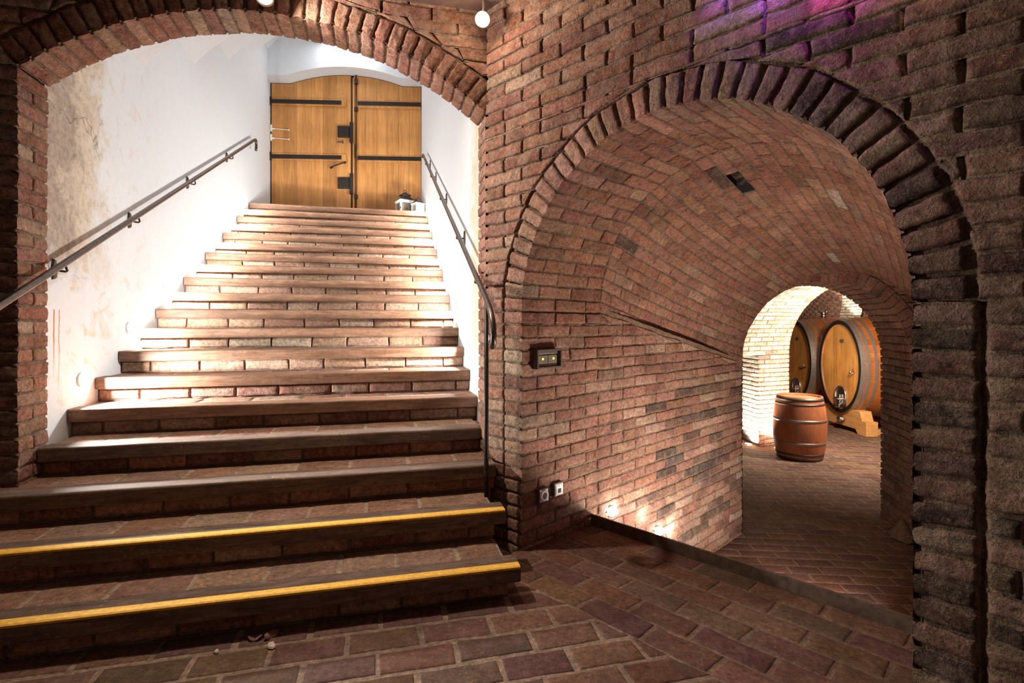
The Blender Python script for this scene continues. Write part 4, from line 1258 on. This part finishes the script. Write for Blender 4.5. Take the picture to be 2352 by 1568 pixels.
wallpart('switch_module', [((.200, .012, zb-.030), (.280, .030, zb+.022))], M_MODULE, bx)
wallpart('mounting_rail', [((.102, .012, zb+.028), (.295, .026, zb+.044))], M_HOOP, bx)
wallpart('mounting_rail', [((.102, .012, zb-.044), (.295, .028, zb-.034))], M_STEEL, bx)
for x in (.150, .246):
    wallpart('indicator', [((x-.006, .030, zb-.006), (x+.006, .034, zb+.006))], M_LED, bx)
def socket(k, z, kind, label):
    t = empty(kind, wall_pt(k, z)); tag(t, label, 'socket')
    wallpart('frame', [((k-.042, -.01, z-.042), (k+.042, .024, z+.042))], M_GREYBOX, t, .003)
    wallpart('face_plate', [((k-.036, .023, z-.036), (k+.036, .0275, z+.036))], M_WHITEP, t, .002)
    if kind == 'power_socket':
        bm = bmesh.new(); lathe(bm, [(.034, .0), (.034, .006), (.026, .007), (.024, .0065)], 28)
        lathe(bm, [(.024, .0065), (.0005, .0066)], 28)
        ROT = Matrix(((TL2[0], 0, nL[0], 0), (TL2[1], 0, nL[1], 0), (0, 1, 0, 0), (0, 0, 0, 1)))
        for v in bm.verts: v.co = ROT @ (v.co + Vector((0, 0, .0268)))
        c = obj('cover', bm, M_WHITEP, t)
        bm = bmesh.new(); lathe(bm, [(.020, .0), (.020, .0340), (.0005, .0340)], 28)
        for v in bm.verts: v.co = ROT @ v.co
        o = obj('socket_opening', bm, M_BLACK, t); o['label'] = 'round black socket opening'
    else:
        wallpart('cover', [((k-.030, .027, z-.030), (k+.030, .030, z+.030))], M_WHITEP, t)
        wallpart('jack_opening', [((k-.014, .026, z-.020), (k+.014, .032, z+.006))], M_BLACK, t)
        wallpart('screw', [((k-.004, .028, z+.016), (k+.004, .0325, z+.022))], M_STEEL, t)
socket(.166, .282, 'power_socket', 'white power socket with a round black opening, low on the tunnel wall')
socket(.305, .290, 'network_socket', 'white data socket with a square black jack beside the power socket')

# ================================================================== barrel and casks
def uplight(P, label):
    fixture('ground_uplight', P, (0, 0, 1), .055, M_LAMPW, label, 'uplight', 'floor uplights at the pale brick pier', dome=.006)
uplight((4.10, 9.13, ZT), 'round floor uplight by the left side of the pale brick pier')
uplight((4.475, 8.84, ZT), 'round floor uplight behind the small barrel at the pale pier')

bl = empty('wine_barrel', (4.515, 8.26, ZT+.004)); tag(bl, 'small upright oak barrel with steel hoops standing on the tunnel floor', 'barrel')
H, RBL, RH = .965, .378, .318
def rad(z): 
    x = (z/H-.5)*2
    return RH + (RBL-RH)*(1-abs(x)**2.1)
bm = bmesh.new()
lathe(bm, [(RH-.03, 0)] + [(rad(H*k/28), H*k/28) for k in range(29)] + [(RH-.022, H), (RH-.024, H-.035)], 48, cap0=True)
staves = obj('staves', bm, M_BARREL, bl, smooth=True)
bm = bmesh.new(); lathe(bm, [(RH-.023, H-.034), (RH-.06, H-.032), (.0005, H-.032)], 48)
obj('head', bm, M_BHEAD, bl, smooth=False)
for z0, z1, m in ((.004, .042, M_HOOPD), (.072, .105, M_HOOPD), (.245, .283, M_HOOP), (.588, .626, M_HOOP), (.838, .868, M_HOOPD), (.905, .948, M_HOOPD)):
    bm = bmesh.new(); lathe(bm, [(rad(z0)-.001, z0), (rad(z0)+.003, z0), (rad((z0+z1)/2)+.0035, (z0+z1)/2), (rad(z1)+.003, z1), (rad(z1)-.001, z1)], 48)
    obj('hoop', bm, m, bl, smooth=True)

def cask(loc, label):
    t = empty('oval_cask', loc); tag(t, label, 'cask', 'large oval wine casks in the cask room')
    W2, H2, LEN = .66, .905, 1.55          # half width (y), half height (z), length (x)
    def k(x): return 1 + .10*(1-((x/LEN-.5)*2)**2)
    bm = bmesh.new()
    n = 64; xs = [LEN*i/20 for i in range(21)]
    rings = []
    for x in xs: rings.append([bm.verts.new((x, W2*k(x)*math.cos(a*2*PI/n), H2*k(x)*math.sin(a*2*PI/n))) for a in range(n)])
    inner = [bm.verts.new((.0, (W2-.035)*math.cos(a*2*PI/n), (H2-.035)*math.sin(a*2*PI/n))) for a in range(n)]
    inn2 = [bm.verts.new((.06, (W2-.04)*math.cos(a*2*PI/n), (H2-.04)*math.sin(a*2*PI/n))) for a in range(n)]
    for i in range(20):
        for a in range(n): bm.faces.new((rings[i][a], rings[i][(a+1)%n], rings[i+1][(a+1)%n], rings[i+1][a]))
    for a in range(n):
        bm.faces.new((rings[0][a], inner[a], inner[(a+1)%n], rings[0][(a+1)%n])); bm.faces.new((inner[a], inn2[a], inn2[(a+1)%n], inner[(a+1)%n]))
    bm.faces.new(rings[-1])
    obj('staves', bm, M_CASK, t, smooth=True)
    bm = bmesh.new()
    c = [bm.verts.new((.045, (W2-.037)*math.cos(a*2*PI/n), (H2-.037)*math.sin(a*2*PI/n))) for a in range(n)]
    bm.faces.new(c)
    head = obj('head', bm, M_HEAD, t)
    for x0, x1, m in ((-.006, .085, M_HOOP), (.105, .165, M_HOOP), (.235, .29, M_HOOP), (.47, .52, M_HOOP), (LEN-.52, LEN-.47, M_HOOP), (LEN-.29, LEN-.235, M_HOOP), (LEN-.085, LEN+.006, M_HOOP)):
        bm = bmesh.new(); rr = []
        for x, o_ in ((x0, .0), (x0, .006), (x1, .006), (x1, .0)):
            kk = k(min(max(x, 0), LEN))
            rr.append([bm.verts.new((x, (W2*kk+o_)*math.cos(a*2*PI/n), (H2*kk+o_)*math.sin(a*2*PI/n))) for a in range(n)])
        for i in range(3):
            for a in range(n): bm.faces.new((rr[i][a], rr[i][(a+1)%n], rr[i+1][(a+1)%n], rr[i+1][a]))
        obj('hoop', bm, m, t, smooth=False)
    # dark iron rim on the face
    bm = bmesh.new(); rr = []
    for s_, x in ((1.0, -.006), (1.010, -.012), (.925, -.012), (.925, .0)):
        rr.append([bm.verts.new((x, W2*s_*math.cos(a*2*PI/n), H2*s_*math.sin(a*2*PI/n))) for a in range(n)])
    for i in range(3):
        for a in range(n): bm.faces.new((rr[i][a], rr[i][(a+1)%n], rr[i+1][(a+1)%n], rr[i+1][a]))
    obj('face_rim', bm, M_IRON, t)
    # arched stainless hatch at the foot of the head
    bm = bmesh.new()
    hw_, hz0, hz1 = .165, -.80, -.40
    out = [(-hw_, hz0), (hw_, hz0), (hw_, hz1-hw_)] + [(hw_*math.cos(a*PI/10), hz1-hw_+hw_*math.sin(a*PI/10)) for a in range(1, 10)] + [(-hw_, hz1-hw_)]
    f_ = [bm.verts.new((.030, y, z)) for y, z in out]; b_ = [bm.verts.new((.046, y, z)) for y, z in out]
    bm.faces.new(f_); 
    for i in range(len(out)): bm.faces.new((f_[i], b_[i], b_[(i+1) % len(out)], f_[(i+1) % len(out)]))
    hatch = obj('hatch', bm, M_STEEL, t)
    bm = bmesh.new()
    frame = [(-hw_, hz0), (-hw_, hz1-hw_)] + [(-hw_*math.cos(a*PI/10), hz1-hw_+hw_*math.sin(a*PI/10)) for a in range(1, 10)] + [(hw_, hz1-hw_), (hw_, hz0)]
    tube(bm, [(.022, y, z) for y, z in frame], .014, 8)
    obj('hatch_frame', bm, M_STEEL, hatch, smooth=True)
    bm = bmesh.new()
    box(bm, (.004, -hw_*.95, -.665), (.020, hw_*.95, -.625)); box(bm, (-.01, -.018, -.74), (.02, .018, -.56))
    tube(bm, [(.02, 0, -.645), (-.075, 0, -.645)], .013, 10); tube(bm, [(-.07, -.09, -.645), (-.07, .09, -.645)], .009, 8)
    tube(bm, [(.0, -.07, -.72), (-.05, -.07, -.76), (-.05, -.07, -.80)], .02, 10)
    obj('hatch_clamp', bm, M_STEEL, hatch)
    bm = bmesh.new()
    tube(bm, [(.045, -.40, -.10), (-.03, -.40, -.10)], .018, 10); tube(bm, [(-.02, -.44, -.10), (-.02, -.34, -.10)], .012, 8); tube(bm, [(-.028, -.40, -.12), (-.028, -.40, -.04)], .010, 8)
    obj('sample_tap', bm, M_STEEL, t, smooth=True)
    bm = bmesh.new(); tube(bm, [(.045, -.02, .50), (.034, -.02, .50)], .01, 20, radii=[.065, .065])
    for v in bm.verts: v.co.z = .50 + (v.co.z-.50)*.55
    obj('plaque', bm, M_RUST, t)
    bm = bmesh.new()
    zt = H2*1.09
    tube(bm, [(LEN*.42, 0, zt-.02), (LEN*.42, 0, zt+.10)], .06, 16); tube(bm, [(LEN*.42, 0, zt+.10), (LEN*.42, 0, zt+.12)], .07, 16)
    tube(bm, [(LEN*.42, -.08, zt+.06), (LEN*.42, -.12, zt+.13), (LEN*.42, -.12, zt+.17)], .02, 8)
    obj('bung_fitting', bm, M_STEEL, t, smooth=True)
    return t
C1 = (6.50, 10.45, E-.855); C2 = (6.47, 12.02, E-.855); C3 = (6.44, 13.6, E-.855)
k1 = cask(C1, 'large oval oak cask, the nearer one, behind the small barrel')
k2 = dup(k1, C2); k2['label'] = 'large oval oak cask half hidden by the pale brick pier'

def cradle(loc, label):
    t = empty('cask_cradle', loc); tag(t, label, 'cask stand', 'oak stands under the casks')
    # front beam across (y), two bearers (x); z up from the floor
    zc = E-.855-ZT
    def sag(y): 
        v = 1-(y/.66)**2
        return zc - .905*math.sqrt(v)*1.0 - .012 if v > 0 else zc
    for nm, x0, x1 in (('beam', .04, .26), ('beam', 1.25, 1.47)):
        bm = bmesh.new()
        ys = [-.74+1.48*i/24 for i in range(25)]
        bot = []; top = []
        for y in ys:
            zb_ = .085 if abs(y) < .48 else .0
            zt_ = min(sag(y) if abs(y) < .6 else 9, .44 if abs(y) < .58 else .27)
            bot.append(zb_); top.append(zt_)
        A0 = [bm.verts.new((x0, y, b)) for y, b in zip(ys, bot)]; A1 = [bm.verts.new((x0, y, b)) for y, b in zip(ys, top)]
        B0 = [bm.verts.new((x1, y, b)) for y, b in zip(ys, bot)]; B1 = [bm.verts.new((x1, y, b)) for y, b in zip(ys, top)]
        for i in range(24):
            bm.faces.new((A0[i], A0[i+1], A1[i+1], A1[i])); bm.faces.new((B0[i], B1[i], B1[i+1], B0[i+1]))
            bm.faces.new((A1[i], A1[i+1], B1[i+1], B1[i])); bm.faces.new((A0[i], B0[i], B0[i+1], A0[i+1]))
        bm.faces.new((A0[0], A1[0], B1[0], B0[0])); bm.faces.new((A0[-1], B0[-1], B1[-1], A1[-1]))
        bo = obj(nm, bm, M_CRADLE, t, bevel=.004)
    for s_ in (-1, 1):
        bm = bmesh.new(); box(bm, (.265, s_*.56-.06, .002), (1.245, s_*.56+.06, .10)); obj('bearer', bm, M_CRADLE, t, bevel=.004)
    bm = bmesh.new()
    tube(bm, [(.05, -.10, .22), (-.06, -.10, .22)], .045, 14); tube(bm, [(-.05, -.10, .22), (-.075, -.10, .22)], .062, 14)
    tube(bm, [(-.03, -.17, .21), (-.03, -.02, .23)], .02, 10)
    obj('drain_valve', bm, M_STEEL, t, smooth=True)
    return t
g1 = cradle((6.50, 10.45, ZT), 'oak stand with a steel drain valve under the nearer cask')
g2 = dup(g1, (6.47, 12.02, ZT)); g2['label'] = 'oak stand under the cask behind the pale pier'

# ================================================================== small things on the floor
def leaf_thing(P, rz, s, tilt, label):
    bm = bmesh.new()
    pts = []
    for k in range(16):
        a = 2*PI*k/16; r = s*(1 - .45*abs(math.sin(a))**1.5)*(1+.08*math.sin(5*a))
        pts.append((r*math.cos(a), r*math.sin(a), .010+.006*math.cos(2*a)))
    c = bm.verts.new((0, 0, .004)); vs = [bm.verts.new(p) for p in pts]
    for k in range(16): bm.faces.new((c, vs[k], vs[(k+1) % 16]))
    o = obj('dry_leaf', bm, M_LEAF, smooth=True)
    md = o.modifiers.new('solid', 'SOLIDIFY'); md.thickness = .0015
    o.location = P; o.rotation_euler = (tilt, 0, rz)
    tag(o, label, 'leaf', 'dry leaves by the lowest step')
def floor_pt(px, py, z=0.0):
    Y = FPX*(E-z)/(py-742); return Vector(((px-1176)/FPX*Y, Y, z))
leaf_thing(floor_pt(621, 1462)+Vector((0, 0, .004)), .9, .030, .75, 'reddish dry leaf propped upright at the foot of the lowest step')
leaf_thing(floor_pt(586, 1468)+Vector((0, 0, .001)), .1, .028, .15, 'reddish dry leaf lying flat beside the upright leaf')
for (px, py, s, lb) in ((624, 1482, .019, 'pale plaster chip on the floor in front of the leaves'), (497, 1498, .012, 'tiny pale plaster chip on the floor left of the leaves'), (838, 1417+0, .0, '')):
    if s == 0: continue
    bm = bmesh.new()
    r = random.Random(px)
    t0 = [bm.verts.new((s*r.uniform(.6, 1.1)*math.cos(k*PI/4), s*1.6*r.uniform(.5, 1.1)*math.sin(k*PI/4), .0)) for k in range(8)]
    t1 = [bm.verts.new((v.co.x*.8, v.co.y*.8, .006)) for v in t0]
    for k in range(8): bm.faces.new((t0[k], t0[(k+1) % 8], t1[(k+1) % 8], t1[k]))
    bm.faces.new(t0[::-1]); bm.faces.new(t1)
    o = obj('plaster_chip', bm, M_CHIP); o.location = floor_pt(px, py) + Vector((0, 0, .0015)); o.rotation_euler = (0, 0, .5)
    tag(o, lb, 'plaster chip', 'plaster chips on the brick floor')

hp = floor_pt(2078, 1232, ZT)
bm = bmesh.new()
r = random.Random(4); rings = []
for i in range(7):
    f = i/6; rings.append([bm.verts.new((.17*(1-f)**.8*math.cos(k*PI/9)*r.uniform(.75, 1.2)+.03*f, .12*(1-f)**.8*math.sin(k*PI/9)*r.uniform(.75, 1.2), .17*f**1.4+r.uniform(-.006, .006)+.004)) for k in range(18)])
for i in range(6):
    for k in range(18): bm.faces.new((rings[i][k], rings[i][(k+1) % 18], rings[i+1][(k+1) % 18], rings[i+1][k]))
bm.faces.new(rings[0][::-1]); bm.faces.new(rings[-1])
o = obj('rubble_heap', bm, M_DIRT, smooth=True); o.location = (hp.x-.03, hp.y-.02, ZT+.002); o.rotation_euler = (0, 0, 1.3)
tag(o, 'small dusty heap of rubble at the foot of the right passage wall', 'rubble heap')

# ================================================================== lights
WARM = (1.0, .80, .60)
lamp('spot_crown', 'SPOT', SP1 + Vector((.01, -.03, -.03)), 105, WARM, (.25, -.25, -1), size=.03, spot=2.2, blend=.8)
lamp('spot_corner', 'POINT', SP2 + Vector((-.03, -.06, -.02)), 5, (1, .76, .5), size=.03)
lamp('spot_corner_beam', 'SPOT', SP2 + Vector((-.02, -.04, -.03)), 30, WARM, (-.3, -.8, -1), size=.03, spot=2.0, blend=.8)
# added fills: extra spill beside the crown spot, weak unseen one behind the camera
rl = SP1 + Vector((.03, -.06, -.05))
lamp('room_fill', 'AREA', rl, 31, (1, .89, .78), (.93, -.25, -.42), size=.09)
lamp('room_fill', 'AREA', (-.4, -1.0, ZC-.15), 4, (1, .88, .78), (0, .35, -1), size=.6)
for m_, h_, c_, e_ in ((1.18, 1.43, (.30, .16, 1.0), 2.2), (1.40, 1.36, (.34, .13, 1.0), 3.2), (1.62, 1.29, (.75, .08, .9), 3.2), (1.86, 1.20, (1.0, .62, .40), .8)):
    pp = J0 + R2*m_ - T2*.085
    lamp('effect_lamp', 'SPOT', (pp[0], pp[1], E+h_), e_, c_, v3(T2*.45, -.6), size=.02, spot=1.9, blend=.9)
# tunnel wall lights, plus two added points making the wall's hot spots
for k, z, w in ((.905, .04, 1.4), (1.30, -.12, 2.6), (1.523, -.28, 1.4), (1.72, -.36, 2.8)):
    lamp('tunnel_glow', 'POINT', wall_pt(k, z) + nL3*.07, w, (1, .86, .72), size=.03)
for k, z, e_ in ((.95, -.12, 24), (1.45, -.42, 23), (2.1, -.55, 20)):
    P = PR0 + (R_END-PR0)/np.linalg.norm(R_END-PR0)*k
    lamp('tunnel_step_lamp', 'AREA', (P[0]-.16, P[1]+.06, z), e_, (1, .86, .73), v3(-R2, .55), size=.12)
# ground uplights at the pier, added fills for pier and cask room
lamp('uplight_and_fill', 'SPOT', (3.45, 8.75, ZT+.05), 240, (1, .93, .82), (.65, .3, .9), size=.05, spot=1.8, blend=.6)  # added fill without a fixture, brightens the pier's upper left side
for P, w in (((4.07, 9.08, ZT+.04), 260), ((4.50, 8.78, ZT+.04), 260)):
    lamp('uplight_and_fill', 'SPOT', P, w, (1, .93, .82), (.22, .10, 1), size=.04, spot=2.5, blend=.6)
lamp('cask_room_fill', 'AREA', (5.3, 7.4, E+.40), 180, (1, .86, .70), (.35, .75, -.75), size=.5)  # unseen fill added to brighten pier, casks and floor
lamp('cask_uplight', 'SPOT', (8.30, 13.2, E-.1), 160, (1, .93, .82), (.12, .02, 1), size=.05, spot=1.6)
lamp('cask_room_fill', 'AREA', (6.6, 13.2, E+.55), 38, (1, .86, .72), (1, .5, .25), size=.3)  # added fill that lifts the dark bricks above the casks
lamp('stair_fill', 'AREA', SP(mid, 9.0, E+4.7), 16, (.92, .96, 1.0), (0, 0, -1), size=.8)  # added ceiling fills without fixtures, whiten the stairwell
lamp('stair_fill', 'AREA', SP(mid, 5.4, E+2.95), 5, (.92, .96, 1.0), (0, 0, -1), size=.6)

w = bpy.data.worlds.new('world'); scene.world = w; w.use_nodes = True
w.node_tree.nodes['Background'].inputs[0].default_value = (.9, .7, .55, 1); w.node_tree.nodes['Background'].inputs[1].default_value = .02

# ================================================================== camera
cd = bpy.data.cameras.new('camera'); cam = bpy.data.objects.new('camera', cd); link(cam)
cam.location = (0, 0, E); cam.rotation_euler = (PI/2, 0, 0)
cd.sensor_width = 36; cd.lens = FPX/2352*36; cd.shift_y = -42/2352; cd.clip_start = .02
scene.camera = cam
vs_ = scene.view_settings
vs_.view_transform = 'Standard'; vs_.look = 'None'; vs_.exposure = 0.0; vs_.gamma = 1.0; vs_.use_curve_mapping = False
